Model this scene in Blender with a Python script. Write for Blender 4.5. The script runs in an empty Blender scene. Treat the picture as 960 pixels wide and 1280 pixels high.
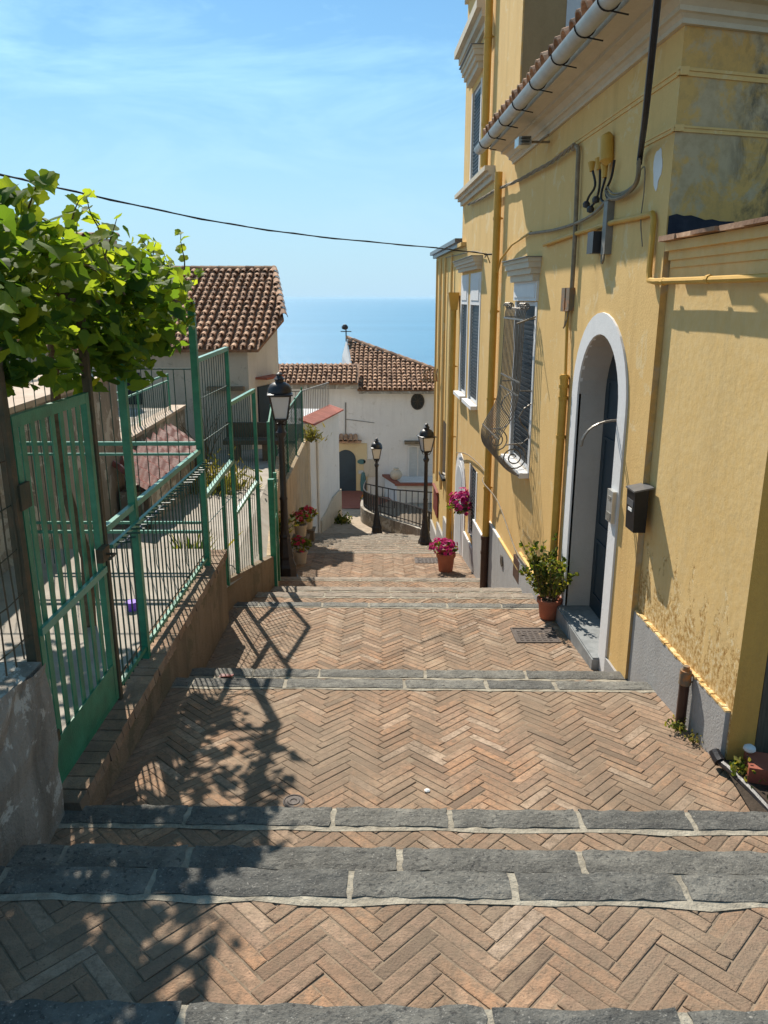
import bpy, math, random
from mathutils import Vector, Matrix
R = math.radians
rnd = random.Random(7)
sc = bpy.context.scene
COL = sc.collection

# ------------------------------------------------------------------ helpers
PITCH = R(15.5)
CP, SP = math.cos(PITCH), math.sin(PITCH)
FPX = 967.0
def ray(px, py):
    u = (px-480)/FPX; v = (640-py)/FPX
    return Vector((u, CP+SP*v, -SP+CP*v))
def atY(px, py, y):                      # point of that bearing at street distance y
    r = ray(px, py); return r*(y/r.y)
WX, WK = 2.195, -.04                     # the house fronts: x = WX + WK*y
def wx(s, d=0.0): return WX + WK*s - d
def W(s, z, d=0.0): return Vector((wx(s, d), s, z))
def fac(px, py, d=0.0):
    r = ray(px, py); t = (WX-d)/(r.x - WK*r.y)
    return (r.y*t, r.z*t)
def fw(px, py, d=0.03):
    s, z = fac(px, py, d); return W(s, z, d)

def smooth_path(pts, k=4):
    out=[]; n=len(pts)
    for i in range(n-1):
        p0,p1,p2,p3=pts[max(i-1,0)],pts[i],pts[i+1],pts[min(i+2,n-1)]
        for j in range(k):
            t=j/k; out.append(.5*((2*p1)+(p2-p0)*t+(2*p0-5*p1+4*p2-p3)*t*t+(3*p1-p0-3*p2+p3)*t*t*t))
    out.append(pts[-1]); return out
class MB:
    def __init__(s): s.v=[]; s.f=[]; s.m=[]; s.t=[]
    def add(s, vs, fs, mi=0, tint=.5):
        o=len(s.v); s.v += [Vector(p) for p in vs]
        for f in fs: s.f.append(tuple(o+i for i in f)); s.m.append(mi); s.t.append(tint)
    def hexa(s, p, mi=0, tint=.5):        # 8 pts: bottom 4 ccw, top 4 ccw
        s.add(p, [(3,2,1,0),(4,5,6,7),(0,1,5,4),(1,2,6,5),(2,3,7,6),(3,0,4,7)], mi, tint)
    def box(s, x0,x1,y0,y1,z0,z1, mi=0, tint=.5):
        s.hexa([(x0,y0,z0),(x1,y0,z0),(x1,y1,z0),(x0,y1,z0),(x0,y0,z1),(x1,y0,z1),(x1,y1,z1),(x0,y1,z1)], mi, tint)
    def wbox(s, s0,s1,z0,z1,d0,d1, mi=0, tint=.5):   # box on the house front
        s.hexa([W(s0,z0,d1),W(s0,z0,d0),W(s1,z0,d0),W(s1,z0,d1),W(s0,z1,d1),W(s0,z1,d0),W(s1,z1,d0),W(s1,z1,d1)], mi, tint)
    def bar(s, a, b, w, h=None, mi=0, up=Vector((0,0,1))):
        a=Vector(a); b=Vector(b); h=h or w; d=(b-a).normalized()
        if abs(d.dot(up))>.98: up=Vector((0,1,0))
        x=d.cross(up).normalized(); y=x.cross(d)
        x=x*w/2; y=y*h/2
        s.hexa([a-x-y,a+x-y,a+x+y,a-x+y,b-x-y,b+x-y,b+x+y,b-x+y], mi)
    def tube(s, pts, r, n=6, mi=0, caps=True):
        pts=[Vector(p) for p in pts]; k=len(pts)
        rs = r if isinstance(r,(list,tuple)) else [r]*k
        vs=[]; x=None
        for i,p in enumerate(pts):
            d=(pts[min(i+1,k-1)]-pts[max(i-1,0)])
            d = d.normalized() if d.length>1e-9 else Vector((0,0,1))
            if x is None:
                up=Vector((0,0,1)) if abs(d.z)<.9 else Vector((1,0,0))
                x=d.cross(up).normalized()
            else:
                x=(x-d*x.dot(d)); x = x.normalized() if x.length>1e-6 else d.orthogonal().normalized()
            y=d.cross(x)
            for j in range(n):
                a=2*math.pi*j/n; vs.append(p+(x*math.cos(a)+y*math.sin(a))*rs[i])
        fs=[]
        for i in range(k-1):
            for j in range(n):
                a=i*n+j; b=i*n+(j+1)%n; fs.append((a,b,b+n,a+n))
        if caps: fs.append(tuple(range(n-1,-1,-1))); fs.append(tuple((k-1)*n+j for j in range(n)))
        s.add(vs, fs, mi)
    def lathe(s, prof, c=(0,0,0), n=16, mi=0, rot=0, tint=.5):
        c=Vector(c); vs=[]
        for r,z in prof:
            for j in range(n):
                a=2*math.pi*j/n+rot; vs.append(c+Vector((r*math.cos(a), r*math.sin(a), z)))
        fs=[]
        for i in range(len(prof)-1):
            for j in range(n):
                a=i*n+j; b=i*n+(j+1)%n; fs.append((a,b,b+n,a+n))
        fs.append(tuple(range(n-1,-1,-1))); fs.append(tuple((len(prof)-1)*n+j for j in range(n)))
        s.add(vs, fs, mi, tint)
    def prism(s, poly, off, mi=0, tint=.5):      # closed prism: polygon of 3d points + offset vector
        n=len(poly); off=Vector(off)
        vs=[Vector(p) for p in poly]+[Vector(p)+off for p in poly]
        fs=[tuple(range(n-1,-1,-1)), tuple(range(n,2*n))]+[(i,(i+1)%n,n+(i+1)%n,n+i) for i in range(n)]
        s.add(vs, fs, mi, tint)
    def build(s, name, mats, parent=None, smooth=False, origin=None):
        if not isinstance(mats,(list,tuple)): mats=[mats]
        o = Vector(origin) if origin is not None else (WORLD(parent) if parent else Vector((0,0,0)))
        me=bpy.data.meshes.new(name)
        me.from_pydata([tuple(p-o) for p in s.v], [], s.f)
        for m in mats: me.materials.append(m)
        me.polygons.foreach_set('material_index', s.m)
        at=me.attributes.new('tint','FLOAT','FACE'); at.data.foreach_set('value', s.t)
        if smooth: me.polygons.foreach_set('use_smooth',[True]*len(s.f))
        me.update()
        if smooth:
            try: me.set_sharp_from_angle(angle=R(38))
            except Exception: pass
        ob=bpy.data.objects.new(name, me); COL.objects.link(ob)
        if parent: ob.parent=parent
        elif origin is not None: ob.location=o
        return ob
def WORLD(o):
    p=Vector(o.location)
    while o.parent: o=o.parent; p+=Vector(o.location)
    return p
def thing(name, label, cat, loc=(0,0,0), group=None):
    o=bpy.data.objects.new(name,None); COL.objects.link(o); o.location=loc
    o.empty_display_size=.1
    o['label']=label; o['category']=cat
    if group: o['group']=group
    return o
def tag(o, label, cat, group=None):
    o['label']=label; o['category']=cat
    if group: o['group']=group
    return o
def struct(o, kind='structure'): o['kind']=kind; return o
def dup(root, loc, label, rz=0, scale=1):
    r=root.copy(); COL.objects.link(r); r.location=loc; r.rotation_euler=(0,0,rz); r.scale=(scale,)*3; r['label']=label
    def rec(a,b):
        for ch in list(a.children):
            c=ch.copy(); COL.objects.link(c); c.parent=b; rec(ch,c)
    rec(root,r); return r

# ------------------------------------------------------------------ materials
def newmat(name):
    m=bpy.data.materials.new(name); m.use_nodes=True
    nt=m.node_tree; b=nt.nodes['Principled BSDF']
    return m, nt, b
def N(nt, t, **k):
    n=nt.nodes.new(t)
    for a,v in k.items():
        if a in n.inputs: n.inputs[a].default_value=v
        else: setattr(n,a,v)
    return n
def ramp(nt, fac, stops):
    r=nt.nodes.new('ShaderNodeValToRGB'); e=r.color_ramp.elements
    e[0].position=stops[0][0]; e[0].color=(*stops[0][1],1)
    e[1].position=stops[-1][0]; e[1].color=(*stops[-1][1],1)
    for p,c in stops[1:-1]:
        q=e.new(p); q.color=(*c,1)
    nt.links.new(fac, r.inputs[0]); return r.outputs[0]
def noise(nt, co, scale, detail=6, rough=.6, dist=0):
    n=N(nt,'ShaderNodeTexNoise'); n.inputs['Scale'].default_value=scale; n.inputs['Detail'].default_value=detail
    n.inputs['Roughness'].default_value=rough; n.inputs['Distortion'].default_value=dist
    nt.links.new(co,n.inputs['Vector']); return n.outputs['Fac']
def mix(nt, fac, a, b, mode='MIX'):
    m=nt.nodes.new('ShaderNodeMix'); m.data_type='RGBA'; m.blend_type=mode
    for s,v in ((m.inputs[0],fac),(m.inputs[6],a),(m.inputs[7],b)):
        if hasattr(v,'is_linked') or hasattr(v,'links'): nt.links.new(v,s)
        elif isinstance(v,(int,float)): s.default_value=v
        else: s.default_value=(*v,1)
    return m.outputs[2]
def bump(nt, b, h, strength=.4, dist=.02):
    n=N(nt,'ShaderNodeBump'); n.inputs['Strength'].default_value=strength; n.inputs['Distance'].default_value=dist
    nt.links.new(h,n.inputs['Height']); nt.links.new(n.outputs[0],b.inputs['Normal'])
def coords(nt, scale=None):
    t=N(nt,'ShaderNodeTexCoord')
    if scale is None: return t.outputs['Object']
    m=N(nt,'ShaderNodeMapping'); m.inputs['Scale'].default_value=scale
    nt.links.new(t.outputs['Object'],m.inputs[0]); return m.outputs[0]
def simple(name, stops, scale=6, rough=.7, bstr=.3, bscale=40, bdist=.01, metal=0, spec=.3, stretch=None, tint=None):
    """stops: colour ramp over noise; tint: (dark, light) multipliers driven by the per-face tint"""
    m,nt,b=newmat(name); co=coords(nt, stretch)
    c=ramp(nt, noise(nt,co,scale,8,.65), stops)
    if tint:
        a=N(nt,'ShaderNodeAttribute'); a.attribute_name='tint'
        c=mix(nt,1.0,c,ramp(nt,a.outputs['Fac'],tint),'MULTIPLY')
    nt.links.new(c,b.inputs['Base Color']); b.inputs['Roughness'].default_value=rough
    b.inputs['Metallic'].default_value=metal; b.inputs['Specular IOR Level'].default_value=spec
    if bstr: bump(nt,b,noise(nt,co,bscale,6,.6),bstr,bdist)
    return m
def plaster(name, a, c, stain, worn=None, wornamt=.0, patch=.62, bstr=.35, grime=.35):
    """lime plaster: two tones, vertical run-off streaks, patches of another tone"""
    m,nt,b=newmat(name); co=coords(nt)
    base=ramp(nt,noise(nt,co,.9,8,.65,.4),[(.3,a),(.7,c)])
    st=noise(nt,coords(nt,(2.2,2.2,.25)),2.2,6,.65)
    base=mix(nt, ramp(nt,st,[(.5,(0,0,0)),(.8,(grime,)*3)]), base, stain)
    fine=noise(nt,co,26,6,.7)
    base=mix(nt, ramp(nt,fine,[(.35,(.12,)*3),(.6,(0,0,0))]), base, stain)
    if worn:
        pn=noise(nt,co,3.1,10,.72,.6)
        base=mix(nt, ramp(nt,pn,[(patch,(0,0,0)),(patch+.03,(wornamt,)*3)]), base, worn)
    nt.links.new(base,b.inputs['Base Color']); b.inputs['Roughness'].default_value=.9; b.inputs['Specular IOR Level'].default_value=.15
    h=N(nt,'ShaderNodeMath',operation='ADD')
    nt.links.new(noise(nt,co,5,6,.6),h.inputs[0]); nt.links.new(noise(nt,co,60,5,.6),h.inputs[1])
    bump(nt,b,h.outputs[0],bstr,.012)
    return m

M={}
YA,YC,YS=(.68,.44,.17),(.73,.49,.205),(.50,.31,.12)
M['yellow']=plaster('yellow_plaster',YA,YC,YS,(.70,.54,.30),.65,.57,.28,.55)
def stained():
    m,nt,b=newmat('stained_end_plaster'); co=coords(nt)
    c=ramp(nt,noise(nt,co,1.2,8,.65,.4),[(.3,(.60,.35,.12)),(.7,(.66,.41,.145))])
    c=mix(nt,ramp(nt,noise(nt,co,2.4,9,.68,.3),[(.48,(0,0,0)),(.55,(.7,)*3)]),c,(.46,.385,.28))
    c=mix(nt,ramp(nt,noise(nt,co,9,8,.7),[(.45,(0,0,0)),(.7,(.6,)*3)]),c,(.33,.235,.115))
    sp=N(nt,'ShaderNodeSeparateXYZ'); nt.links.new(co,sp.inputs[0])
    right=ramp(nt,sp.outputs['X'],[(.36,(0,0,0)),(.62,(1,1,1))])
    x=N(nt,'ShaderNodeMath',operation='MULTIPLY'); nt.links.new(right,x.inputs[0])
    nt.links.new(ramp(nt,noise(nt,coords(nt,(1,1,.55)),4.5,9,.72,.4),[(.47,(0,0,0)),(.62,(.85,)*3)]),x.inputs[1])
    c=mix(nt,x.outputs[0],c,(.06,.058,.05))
    nt.links.new(c,b.inputs['Base Color']); b.inputs['Roughness'].default_value=.95; b.inputs['Specular IOR Level'].default_value=.08
    bump(nt,b,noise(nt,co,22,8,.65),.5,.012); return m
M['yellow_dull']=stained()
M['yellow_pale']=plaster('pale_yellow_plaster',(.66,.46,.18),(.70,.50,.21),YS,(.62,.52,.34),.5,.6)
M['ochre_paint']=simple('ochre_pipe_paint',[(.3,(.50,.28,.045)),(.7,(.60,.35,.07))],5,.55,.15,30)
M['plinth']=plaster('grey_cement_plinth',(.33,.32,.31),(.40,.39,.375),(.2,.19,.18),(.45,.40,.32),.35,.64)
M['cornice']=plaster('cornice_plaster',(.56,.49,.38),(.62,.55,.44),(.36,.31,.24),None,0)
M['white_paint']=plaster('white_lime_paint',(.68,.67,.66),(.76,.75,.74),(.48,.47,.45),None,0,.6,.2,.2)
M['white_wall']=plaster('white_village_plaster',(.66,.64,.63),(.74,.72,.70),(.42,.39,.36),(.50,.47,.43),.55,.6)
M['beige_wall']=plaster('beige_house_plaster',(.50,.43,.34),(.58,.51,.41),(.26,.22,.17),(.33,.29,.23),.6,.58)
M['grey_wall']=plaster('rough_grey_render',(.24,.205,.165),(.37,.33,.28),(.085,.075,.06),(.52,.49,.43),.8,.54,1.0,.9)
M['retain']=plaster('mossy_retaining_render',(.17,.13,.09),(.28,.215,.15),(.055,.05,.033),(.13,.12,.08),.7,.55,.9,.85)
M['concrete']=simple('garden_concrete',[(.3,(.28,.24,.20)),(.55,(.36,.32,.27)),(.75,(.42,.375,.32))],2.5,.9,.4,25)
M['terrazzo']=simple('terrace_tiles',[(.3,(.40,.30,.22)),(.7,(.50,.40,.31))],3,.85,.4,18)
M['mortar']=simple('sandy_mortar',[(.3,(.20,.175,.135)),(.5,(.31,.275,.215)),(.7,(.42,.38,.30))],11,.95,.9,35,.02)
M['joint']=simple('brick_joint_sand',[(.3,(.15,.11,.075)),(.7,(.30,.225,.155))],14,.95,.5,60)
M['tile']=simple('clay_roof_tile',[(.26,(.10,.075,.055)),(.46,(.38,.225,.14)),(.75,(.56,.38,.25))],5,.85,.5,30,tint=[(0,(.42,.36,.33)),(.45,(.95,.9,.86)),(1,(1.25,1.2,1.15))])
M['red_tile']=simple('red_clay_tile',[(.3,(.30,.08,.05)),(.7,(.40,.13,.08))],6,.7,.2,30,tint=[(0,(.8,.8,.8)),(1,(1.1,1.1,1.1))])
M['terracotta']=simple('terracotta_pot',[(.3,(.34,.10,.055)),(.7,(.43,.15,.08))],8,.75,.2,30)
M['green_paint']=simple('green_gate_paint',[(.25,(.012,.10,.06)),(.50,(.02,.18,.095)),(.68,(.035,.23,.13)),(.84,(.10,.065,.035))],7,.42,.25,60,spec=.5)
M['green_rail']=simple('pale_green_rail_paint',[(.3,(.05,.22,.15)),(.7,(.10,.30,.21))],6,.35,.1,60,spec=.5)
M['rust']=simple('rusty_dark_post',[(.3,(.035,.045,.03)),(.5,(.075,.06,.035)),(.72,(.13,.075,.04))],7,.7,.4,50)
M['wire']=simple('dark_green_wire',[(.3,(.02,.06,.045)),(.7,(.04,.09,.07))],9,.5,0)
M['iron_black']=simple('black_cast_iron',[(.3,(.012,.011,.013)),(.7,(.028,.024,.026))],9,.45,.2,50,spec=.5)
M['iron_grey']=simple('worn_grey_iron',[(.3,(.11,.098,.082)),(.7,(.21,.19,.165))],12,.4,.1,60,metal=.3)
M['dark_hole']=simple('dark_blue_shutter',[(.3,(.010,.016,.022)),(.7,(.018,.026,.034))],5,.5,.1,30)
M['door_leaf']=simple('dark_teal_door_paint',[(.3,(.012,.028,.042)),(.7,(.022,.045,.062))],3,.45,.1,30,spec=.5)
M['reveal']=plaster('reveal_plaster',(.40,.37,.34),(.48,.45,.41),(.3,.26,.22),(.34,.26,.2),.5,.64)
M['threshold']=simple('grey_stone_threshold',[(.3,(.17,.18,.18)),(.7,(.29,.30,.30))],9,.6,.2,50)
M['gutter']=simple('pale_zinc_gutter',[(.3,(.40,.40,.38)),(.7,(.52,.52,.50))],5,.45,.1,30,metal=.15)
M['cable']=simple('black_cable',[(.3,(.012,.012,.014)),(.7,(.03,.028,.03))],20,.6,0)
M['cable_grey']=simple('painted_grey_cable',[(.3,(.16,.125,.085)),(.7,(.30,.24,.16))],9,.7,.1,50)
M['box_grey']=simple('grey_conduit_plastic',[(.3,(.16,.15,.13)),(.7,(.24,.22,.19))],9,.55,.1,40)
M['rust_box']=simple('rusting_junction_box',[(.35,(.20,.145,.08)),(.5,(.17,.13,.09)),(.62,(.42,.17,.05)),(.75,(.2,.14,.08))],9,.7,.2,40)
M['black_metal']=simple('black_enamel_metal',[(.3,(.008,.009,.011)),(.7,(.014,.014,.017))],9,.4,0,spec=.3)
M['grey_lid']=simple('grey_enamel_lid',[(.3,(.09,.09,.095)),(.7,(.13,.13,.135))],9,.35,0)
M['silver']=simple('brushed_steel_plate',[(.3,(.50,.50,.48)),(.7,(.62,.62,.60))],12,.35,0,metal=.6)
M['paper']=simple('white_name_card',[(.3,(.7,.69,.66)),(.7,(.78,.77,.74))],9,.6,0)
M['brown_pipe']=simple('brown_cast_pipe',[(.3,(.045,.022,.016)),(.7,(.075,.037,.026))],9,.45,.15,40)
M['stem']=simple('vine_bark',[(.3,(.07,.05,.03)),(.7,(.15,.11,.065))],20,.9,.5,60)
M['wood']=simple('weathered_wood',[(.3,(.07,.055,.04)),(.7,(.14,.11,.08))],12,.85,.4,40,stretch=(6,6,.6))
M['shutter']=simple('pale_grey_shutter_paint',[(.3,(.42,.44,.45)),(.7,(.50,.52,.53))],6,.6,.1,30)
M['red_paint']=simple('dark_red_paint',[(.3,(.15,.03,.022)),(.7,(.22,.045,.032))],9,.5,.1,30)
M['soil']=simple('potting_soil',[(.3,(.03,.022,.015)),(.7,(.07,.05,.035))],30,.95,.6,60)
M['dark_band']=simple('dark_band_plaster',[(.3,(.012,.014,.026)),(.7,(.035,.036,.05))],9,.9,.4,30)
M['earth']=simple('hillside_earth',[(.3,(.07,.075,.04)),(.5,(.12,.10,.06)),(.7,(.19,.16,.11))],.8,.95,.5,6)
M['iron_lid']=simple('brown_iron_cover',[(.3,(.06,.045,.038)),(.7,(.11,.085,.07))],16,.6,.5,50)
M['purple']=simple('purple_plastic',[(.3,(.18,.07,.55)),(.7,(.22,.09,.62))],9,.5,0)
M['blue_pipe']=simple('slate_blue_hose',[(.3,(.06,.09,.16)),(.7,(.09,.12,.20))],9,.5,0)

def brick_mat():
    m,nt,b=newmat('herringbone_clay_brick'); co=coords(nt)
    a=N(nt,'ShaderNodeAttribute'); a.attribute_name='tint'
    c=ramp(nt,a.outputs['Fac'],[(0,(.17,.115,.08)),(.2,(.34,.195,.115)),(.38,(.24,.155,.105)),(.55,(.41,.23,.13)),(.7,(.31,.20,.135)),(.85,(.45,.275,.17)),(1,(.45,.33,.24))])
    c=mix(nt,ramp(nt,noise(nt,co,28,8,.7),[(.42,(0,0,0)),(.64,(.85,)*3)]),c,(.17,.12,.08))
    c=mix(nt,ramp(nt,noise(nt,co,1.1,6,.6),[(.40,(0,0,0)),(.66,(.8,)*3)]),c,(.22,.165,.115))
    c=mix(nt,ramp(nt,noise(nt,co,3.2,8,.7),[(.50,(0,0,0)),(.72,(.5,)*3)]),c,(.46,.34,.23))
    c=mix(nt,ramp(nt,noise(nt,coords(nt,(1.6,.5,1)),1.3,7,.7,.5),[(.48,(0,0,0)),(.64,(.55,)*3)]),c,(.15,.11,.075))
    c=mix(nt,ramp(nt,noise(nt,co,75,4,.6),[(.6,(0,0,0)),(.72,(.7,)*3)]),c,(.09,.07,.055))
    nt.links.new(c,b.inputs['Base Color']); b.inputs['Roughness'].default_value=.85; b.inputs['Specular IOR Level'].default_value=.25
    h=N(nt,'ShaderNodeMath',operation='ADD')
    nt.links.new(noise(nt,co,22,6,.65),h.inputs[0]); nt.links.new(noise(nt,co,110,4,.6),h.inputs[1])
    bump(nt,b,h.outputs[0],.75,.008); return m
M['brick']=brick_mat()
def stone_mat():
    m,nt,b=newmat('dark_basalt_nosing'); co=coords(nt)
    a=N(nt,'ShaderNodeAttribute'); a.attribute_name='tint'
    c=ramp(nt,noise(nt,co,7,9,.7),[(.25,(.065,.063,.056)),(.5,(.135,.131,.117)),(.75,(.26,.25,.22))])
    c=mix(nt,1.0,c,ramp(nt,a.outputs['Fac'],[(0,(.68,.68,.68)),(1,(1.4,1.36,1.28))]),'MULTIPLY')
    c=mix(nt,ramp(nt,noise(nt,co,45,5,.6),[(.56,(0,0,0)),(.66,(.85,)*3)]),c,(.04,.038,.035))
    c=mix(nt,ramp(nt,noise(nt,co,85,4,.6),[(.60,(0,0,0)),(.68,(.6,)*3)]),c,(.36,.34,.30))
    c=mix(nt,ramp(nt,noise(nt,co,4,8,.7),[(.6,(0,0,0)),(.72,(.55,)*3)]),c,(.32,.29,.23))
    nt.links.new(c,b.inputs['Base Color']); b.inputs['Roughness'].default_value=.8
    h=N(nt,'ShaderNodeMath',operation='ADD')
    nt.links.new(noise(nt,co,9,8,.7),h.inputs[0]); nt.links.new(noise(nt,co,55,5,.7),h.inputs[1])
    bump(nt,b,h.outputs[0],.9,.018); return m
M['stone']=stone_mat()
M['stone_worn']=simple('dusty_worn_nosing',[(.3,(.15,.125,.10)),(.5,(.25,.205,.16)),(.72,(.34,.28,.22))],6,.85,.8,30,.02)
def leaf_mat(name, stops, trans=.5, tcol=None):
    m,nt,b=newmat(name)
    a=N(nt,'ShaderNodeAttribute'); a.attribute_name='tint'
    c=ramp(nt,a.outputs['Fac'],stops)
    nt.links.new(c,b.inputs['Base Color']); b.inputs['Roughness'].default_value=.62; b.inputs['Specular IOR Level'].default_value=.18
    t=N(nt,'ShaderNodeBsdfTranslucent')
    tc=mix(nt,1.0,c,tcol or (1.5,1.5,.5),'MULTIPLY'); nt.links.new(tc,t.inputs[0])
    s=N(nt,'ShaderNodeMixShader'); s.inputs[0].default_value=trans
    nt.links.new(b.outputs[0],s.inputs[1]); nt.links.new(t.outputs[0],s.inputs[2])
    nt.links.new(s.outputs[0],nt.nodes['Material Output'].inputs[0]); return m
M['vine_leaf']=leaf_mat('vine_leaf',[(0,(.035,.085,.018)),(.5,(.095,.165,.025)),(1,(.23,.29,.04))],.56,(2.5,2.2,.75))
M['leaf']=leaf_mat('shrub_leaf',[(0,(.03,.065,.015)),(.45,(.10,.14,.03)),(1,(.36,.30,.08))],.42)
M['dry_grass']=leaf_mat('dry_weed',[(0,(.10,.11,.03)),(1,(.28,.22,.09))],.4)
M['petal']=leaf_mat('magenta_petal',[(0,(.40,.015,.12)),(.5,(.55,.03,.20)),(1,(.65,.10,.32))],.35,(1.1,1,1))
M['petal_red']=leaf_mat('coral_red_petal',[(0,(.50,.03,.05)),(.5,(.60,.06,.12)),(1,(.65,.16,.22))],.35,(1.1,1,1))
def glass_mat():
    m,nt,b=newmat('frosted_lantern_glass'); b.inputs['Base Color'].default_value=(.78,.77,.77,1)
    b.inputs['Roughness'].default_value=.35; b.inputs['Transmission Weight'].default_value=.25; return m
M['frost']=glass_mat()
def sea_mat():
    m,nt,b=newmat('open_sea_water'); co=coords(nt)
    c=ramp(nt,noise(nt,coords(nt,(.0006,.004,1)),1,5,.6),[(.35,(.05,.19,.31)),(.7,(.07,.24,.37))])
    nt.links.new(c,b.inputs['Base Color']); b.inputs['Roughness'].default_value=.35; b.inputs['IOR'].default_value=1.33
    bump(nt,b,noise(nt,coords(nt,(.05,.12,1)),1,6,.7),.6,3.0); return m
M['sea']=sea_mat()

# ------------------------------------------------------------------ camera, sky, sun
cam=bpy.data.cameras.new('camera'); co=bpy.data.objects.new('camera',cam); COL.objects.link(co)
cam.sensor_fit='VERTICAL'; cam.sensor_height=36; cam.lens=36*FPX/1280
co.rotation_euler=(R(90)-PITCH,0,0); cam.clip_start=.05; cam.clip_end=200000
sc.camera=co
SUN=Vector((.285,-.70,-.80)).normalized()        # direction the light travels
el=math.asin(-SUN.z)
sun=bpy.data.lights.new('sun','SUN'); so=bpy.data.objects.new('sun',sun); COL.objects.link(so)
sun.energy=5.0; sun.angle=R(.55); sun.color=(1,.93,.82)
so.rotation_euler=SUN.to_track_quat('-Z','Y').to_euler()
wd=bpy.data.worlds.new('World'); sc.world=wd; wd.use_nodes=True
nt=wd.node_tree; bg=nt.nodes['Background']
sky=N(nt,'ShaderNodeTexSky'); sky.sky_type='NISHITA'; sky.sun_disc=False
sky.sun_elevation=el; sky.sun_rotation=math.atan2(-SUN.x,-SUN.y)
sky.altitude=80; sky.air_density=1.0; sky.dust_density=.25; sky.ozone_density=4.0
tc=N(nt,'ShaderNodeTexCoord'); mp=N(nt,'ShaderNodeMapping'); mp.inputs['Scale'].default_value=(2.0,2.0,7.0)
mp.inputs['Rotation'].default_value=(0,.08,.5)
nt.links.new(tc.outputs['Generated'],mp.inputs[0])
cn=noise(nt,mp.outputs[0],1.5,9,.62,.7)
cm=ramp(nt,cn,[(.44,(0,0,0)),(.74,(.7,)*3)])
cl=mix(nt,cm,sky.outputs[0],(9.0,9.3,9.8))
tint=mix(nt,1.0,cl,(.53,.87,.94),'MULTIPLY')                 # cool white balance of the photograph's sky
sx=N(nt,'ShaderNodeSeparateXYZ'); nt.links.new(tc.outputs['Generated'],sx.inputs[0])
hz=ramp(nt,sx.outputs['Z'],[(0,(1,1,1)),(.08,(.80,)*3),(.24,(.25,)*3),(.5,(0,0,0))])
low=mix(nt,hz,tint,(3.9,5.6,6.8))                              # pale sea haze low in the sky
nt.links.new(low,bg.inputs[0]); bg.inputs[1].default_value=.096
vs=sc.view_settings
sc.display_settings.display_device='sRGB'; vs.view_transform='Standard'; vs.look='None'; vs.exposure=0.54; vs.gamma=1; vs.use_curve_mapping=False
sc.cycles.max_bounces=8; sc.cycles.transparent_max_bounces=8

# ------------------------------------------------------------------ terrain and sea
mb=MB()
mb.add([(-90000,180,-62),(90000,180,-62),(90000,90000,-62),(-90000,90000,-62)],[(0,1,2,3)])
struct(mb.build('sea',M['sea']))
mb=MB(); nx,ny=40,60; vsl=[]
tr=random.Random(3)
for j in range(ny+1):
    y=-30+j*(260/ny)
    for i in range(nx+1):
        x=-100+i*5
        z=-2.6-.285*max(0,y)-.10*min(0,y)
        if abs(x)>12: z+=tr.uniform(-.5,.5)
        vsl.append((x,y,z-.75 if y<33 else z-1.5))
mb.add(vsl,[(j*(nx+1)+i,j*(nx+1)+i+1,(j+1)*(nx+1)+i+1,(j+1)*(nx+1)+i) for j in range(ny) for i in range(nx)])
struct(mb.build('terrain',M['earth']))

# ------------------------------------------------------------------ the stepped street
SK=-.017
def clip(poly, a, b, c):                # keep a*x+b*y<=c
    out=[]; n=len(poly)
    for i in range(n):
        p,q=poly[i],poly[(i+1)%n]; dp=a*p[0]+b*p[1]-c; dq=a*q[0]+b*q[1]-c
        if dp<=0: out.append(p)
        if dp*dq<0:
            t=dp/(dp-dq); out.append((p[0]+(q[0]-p[0])*t,p[1]+(q[1]-p[1])*t))
    return out
def inset(poly, d):
    n=len(poly); out=[]
    for i in range(n):
        p0,p1,p2=Vector((*poly[i-1],0)),Vector((*poly[i],0)),Vector((*poly[(i+1)%n],0))
        a=(p1-p0); b=(p2-p1)
        if a.length<1e-6 or b.length<1e-6: return None
        a.normalize(); b.normalize()
        n1=Vector((-a.y,a.x,0)); n2=Vector((-b.y,b.x,0)); h=n1+n2
        if h.length<.3: return None
        h=h*(1/(max(.3,h.dot(n1))))
        q=p1+h*d; out.append((q.x,q.y))
    return out
def area(p): return .5*sum(p[i][0]*p[(i+1)%len(p)][1]-p[(i+1)%len(p)][0]*p[i][1] for i in range(len(p)))
BL,BW=.28,.058
def herring(x0,x1,ya,yb,skew):
    c45=math.cos(R(45)); out=[]
    per=BL*math.sqrt(2); st=BW*math.sqrt(2)
    for j in range(int((x0-1)/per)-1,int((x1+1)/per)+2):
        for i in range(int((ya-1.2)/st)-1,int((yb+1.2)/st)+2):
            bx,by=i*BW+j*BL,i*BW-j*BL
            for (ox,oy,w,h) in ((0,0,BL,BW),(BL,BW-BL,BW,BL)):
                p=[(bx+ox,by+oy),(bx+ox+w,by+oy),(bx+ox+w,by+oy+h),(bx+ox,by+oy+h)]
                p=[((q[0]-q[1])*c45,(q[0]+q[1])*c45) for q in p]
                p=clip(p,-1,0,-x0); p=clip(p,1,0,x1) if p else p
                p=clip(p,skew,-1,-ya) if p else p      # y >= ya+skew*x
                p=clip(p,-skew,1,yb) if p else p
                if len(p)>=3 and area(p)>.0006: out.append(p)
    return out
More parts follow.
